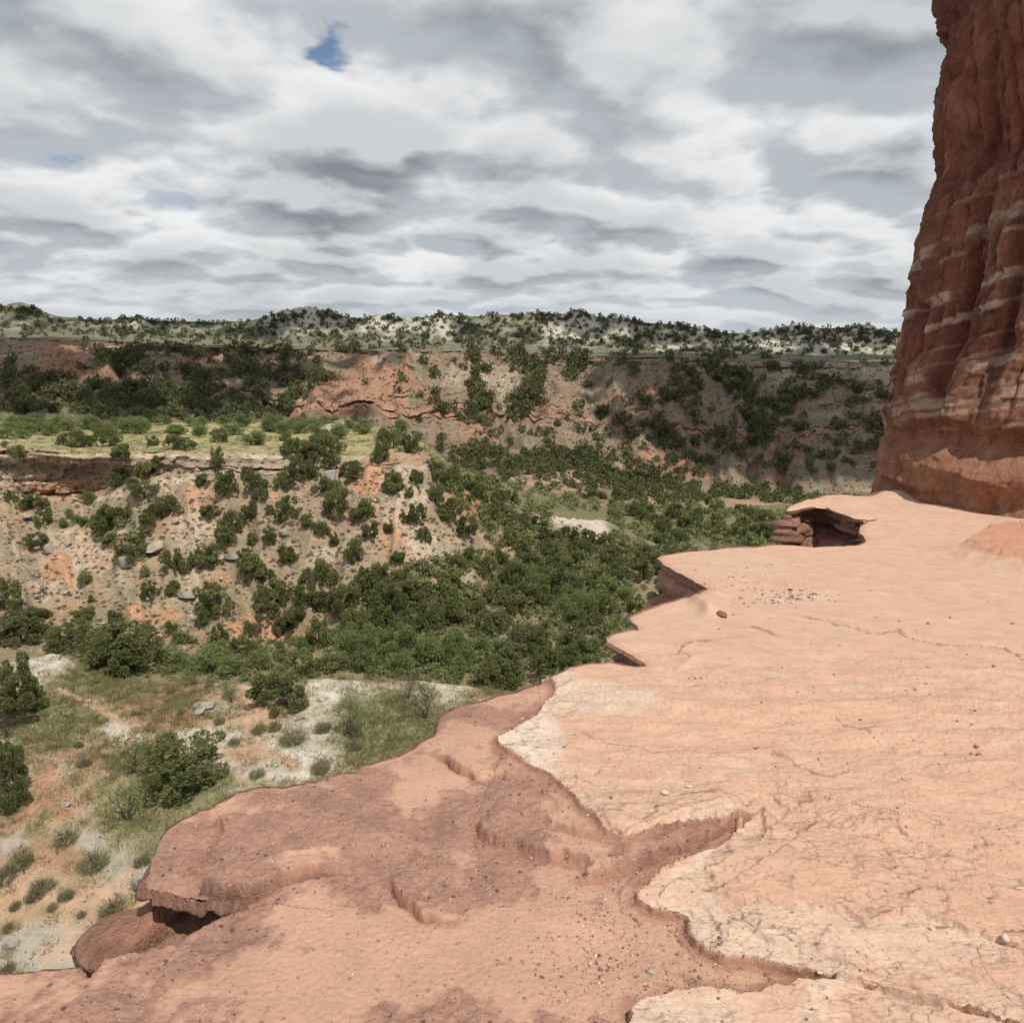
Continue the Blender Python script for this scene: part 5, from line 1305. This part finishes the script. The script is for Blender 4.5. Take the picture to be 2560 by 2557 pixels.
for fn, x, y, w, mi, lab in [
    (E7, 886, 374, 22, 3, 'cream angular stone on the upper pale slab, larger of two'), (E7, 956, 344, 19, 3, 'cream flat stone on the upper pale slab, right one'), (E7, 1150, 217, 10, 0, 'dark stone of a touching pair on the upper slab'), (E7, 1158, 211, 8, 0, 'smaller dark stone of the touching pair'),
    (E7, 1455, 130, 8, 0, 'single dark stone on the smooth salmon rock'), (E7, 1735, 138, 8, 2, 'dark stone at the right of the smooth salmon rock'), (E7, 1561, 408, 13, 0, 'red stone on the pink rock right of the pale corner'), (E7, 1789, 212, 12, 2, 'upper grey-brown stone of a pair at right'), (E7, 1798, 236, 13, 1, 'lower reddish stone of a pair at right'),
    (E7, 1576, 312, 9, 4, 'small grey stone on the salmon rock'), (E7, 421, 293, 11, 0, 'dark stone left of the upper slab edge'), (E7, 531, 338, 11, 0, 'red-brown stone below the upper slab edge'), (E7, 848, 861, 21, 4, 'pale grey stone in the gravel near the bottom'), (E7, 1066, 460, 26, 1, 'orange wedge stone in the gully between slabs'),
    (E7, 986, 284, 8, 0, 'tiny dark stone on the upper slab'), (E7, 1255, 704, 9, 0, 'dark stone on the lower pale slab'), (E7, 700, 845, 12, 0, 'dark stone at the top of the gravel patch'), (E7, 800, 700, 12, 0, 'dark stone under the tip of the lower slab'), (E7, 1180, 875, 13, 0, 'dark stone under the lower slab edge'), (E7, 1330, 893, 15, 3, 'pale chip against the lower slab edge'),
    (E7, 990, 875, 13, 1, 'reddish stone in the bottom gravel'), (E7, 905, 930, 12, 0, 'dark stone beside the bottom pale slab'), (E7, 350, 612, 9, 0, 'dark stone on the maroon rock'), (E7, 1870, 790, 24, 3, 'cream block on the lower slab near the right edge'), (E7, 1660, 745, 16, 3, 'cream chip beside the step in the lower slab'),
    (E6, 470, 718, 46, 0, 'dark broken rock beside the notch in the ledge edge'), (E6, 526, 708, 13, 0, 'small dark stone right of the broken rock'), (E6, 456, 784, 11, 0, 'dark stone below the broken rock'), (E6, 1466, 750, 18, 0, 'dark stone above the long crack'), (E6, 1571, 719, 13, 0, 'dark stone above the right half of the long crack'),
    (E6, 1326, 741, 13, 0, 'flat stone above the middle of the long crack'), (E6, 1216, 719, 12, 1, 'reddish stone above the left half of the long crack'), (E6, 1871, 747, 17, 0, 'dark stone near the right edge above the crack'), (E6, 1758, 641, 11, 0, 'dark stone far out near the right edge'), (E6, 1390, 926, 11, 0, 'dark stone just below the long crack'),
    (E6, 1740, 981, 13, 2, 'left stone of two below the crack end'), (E6, 1779, 966, 13, 0, 'right stone of two below the crack end'), (E6, 1041, 868, 13, 0, 'dark stone at the middle of the smooth rock'), (E6, 812, 856, 9, 0, 'tiny stone at the left of the smooth rock'), (E6, 506, 938, 13, 1, 'reddish stone right of the curved step'),
    (E6, 313, 1018, 9, 0, 'left stone of three in a short row'), (E6, 341, 1020, 10, 0, 'middle stone of three in a short row'), (E6, 371, 1024, 11, 0, 'right stone of three in a short row'), (E6, 1545, 1395, 20, 1, 'flat reddish stone at the lower right'), (E6, 1055, 411, 9, 0, 'dark stone near the far edge of the platform'), (E6, 1188, 590, 10, 0, 'dark stone on the far platform'),
    (E6, 1690, 1182, 13, 0, 'flat dark stone at the right of the smooth rock'), (E6, 1320, 962, 8, 0, 'tiny dark stone below the crack'), (E6, 730, 1447, 11, 0, 'dark stone among the thin broken flakes'), (E6, 362, 1475, 11, 0, 'dark stone at the left of the flaky rock')]:
    X, Y = fn(x, y); pebble(ledge_at(X, Y), w * (.859 if fn is E7 else .5176) * 1.15, mi, lab)
gr_geo = [(V, F, np.zeros((len(V), 3)) + np.array(c)) for (V, F, _), c in zip(rk20, [(.24, .12, .085), (.34, .18, .12), (.55, .42, .31), (.22, .15, .12), (.45, .27, .19), (.50, .42, .35)] * 2)]
spp = []
def gravel(n, cx, cy, rx, ry, lo, hi):
    for _ in range(n):
        x, y = cx + rng.normal() * rx, cy + rng.normal() * ry
        if y < 1390 or y > 2650 or x > 2640: continue
        wxy = on_ledge(x, y)
        if not inside(wxy[None], POLY)[0]: continue
        pt = ledge_at(x, y); dep = pt.y * cp - pt.z * sp_; W = rng.uniform(lo, hi) / FPX * dep * .5 * rng.choice([1, 1, 1, 1.7])
        spp.append(((pt.x, pt.y, pt.z + W * .3), (W, W, W * .9), rng.uniform(0, 6.28)))
gravel(600, 1560, 2420, 130, 70, 2, 7); gravel(260, 1480, 2270, 60, 60, 2, 6); gravel(220, 1800, 2440, 200, 50, 2, 6); gravel(500, 1200, 2150, 260, 160, 2, 4.5); gravel(350, 800, 2350, 350, 110, 1.5, 4)
gravel(260, 1850, 1470, 90, 30, 2, 5); gravel(170, 1960, 1500, 60, 14, 3, 8); gravel(420, 2150, 1750, 300, 200, 1.5, 4.5); gravel(120, 1310, 1990, 120, 90, 2, 6); gravel(250, 2150, 2250, 300, 150, 2, 5)
merged('gravel', spp, gr_geo, M_STONE, cval=lambda p_: rng.uniform(.8, 1.2))
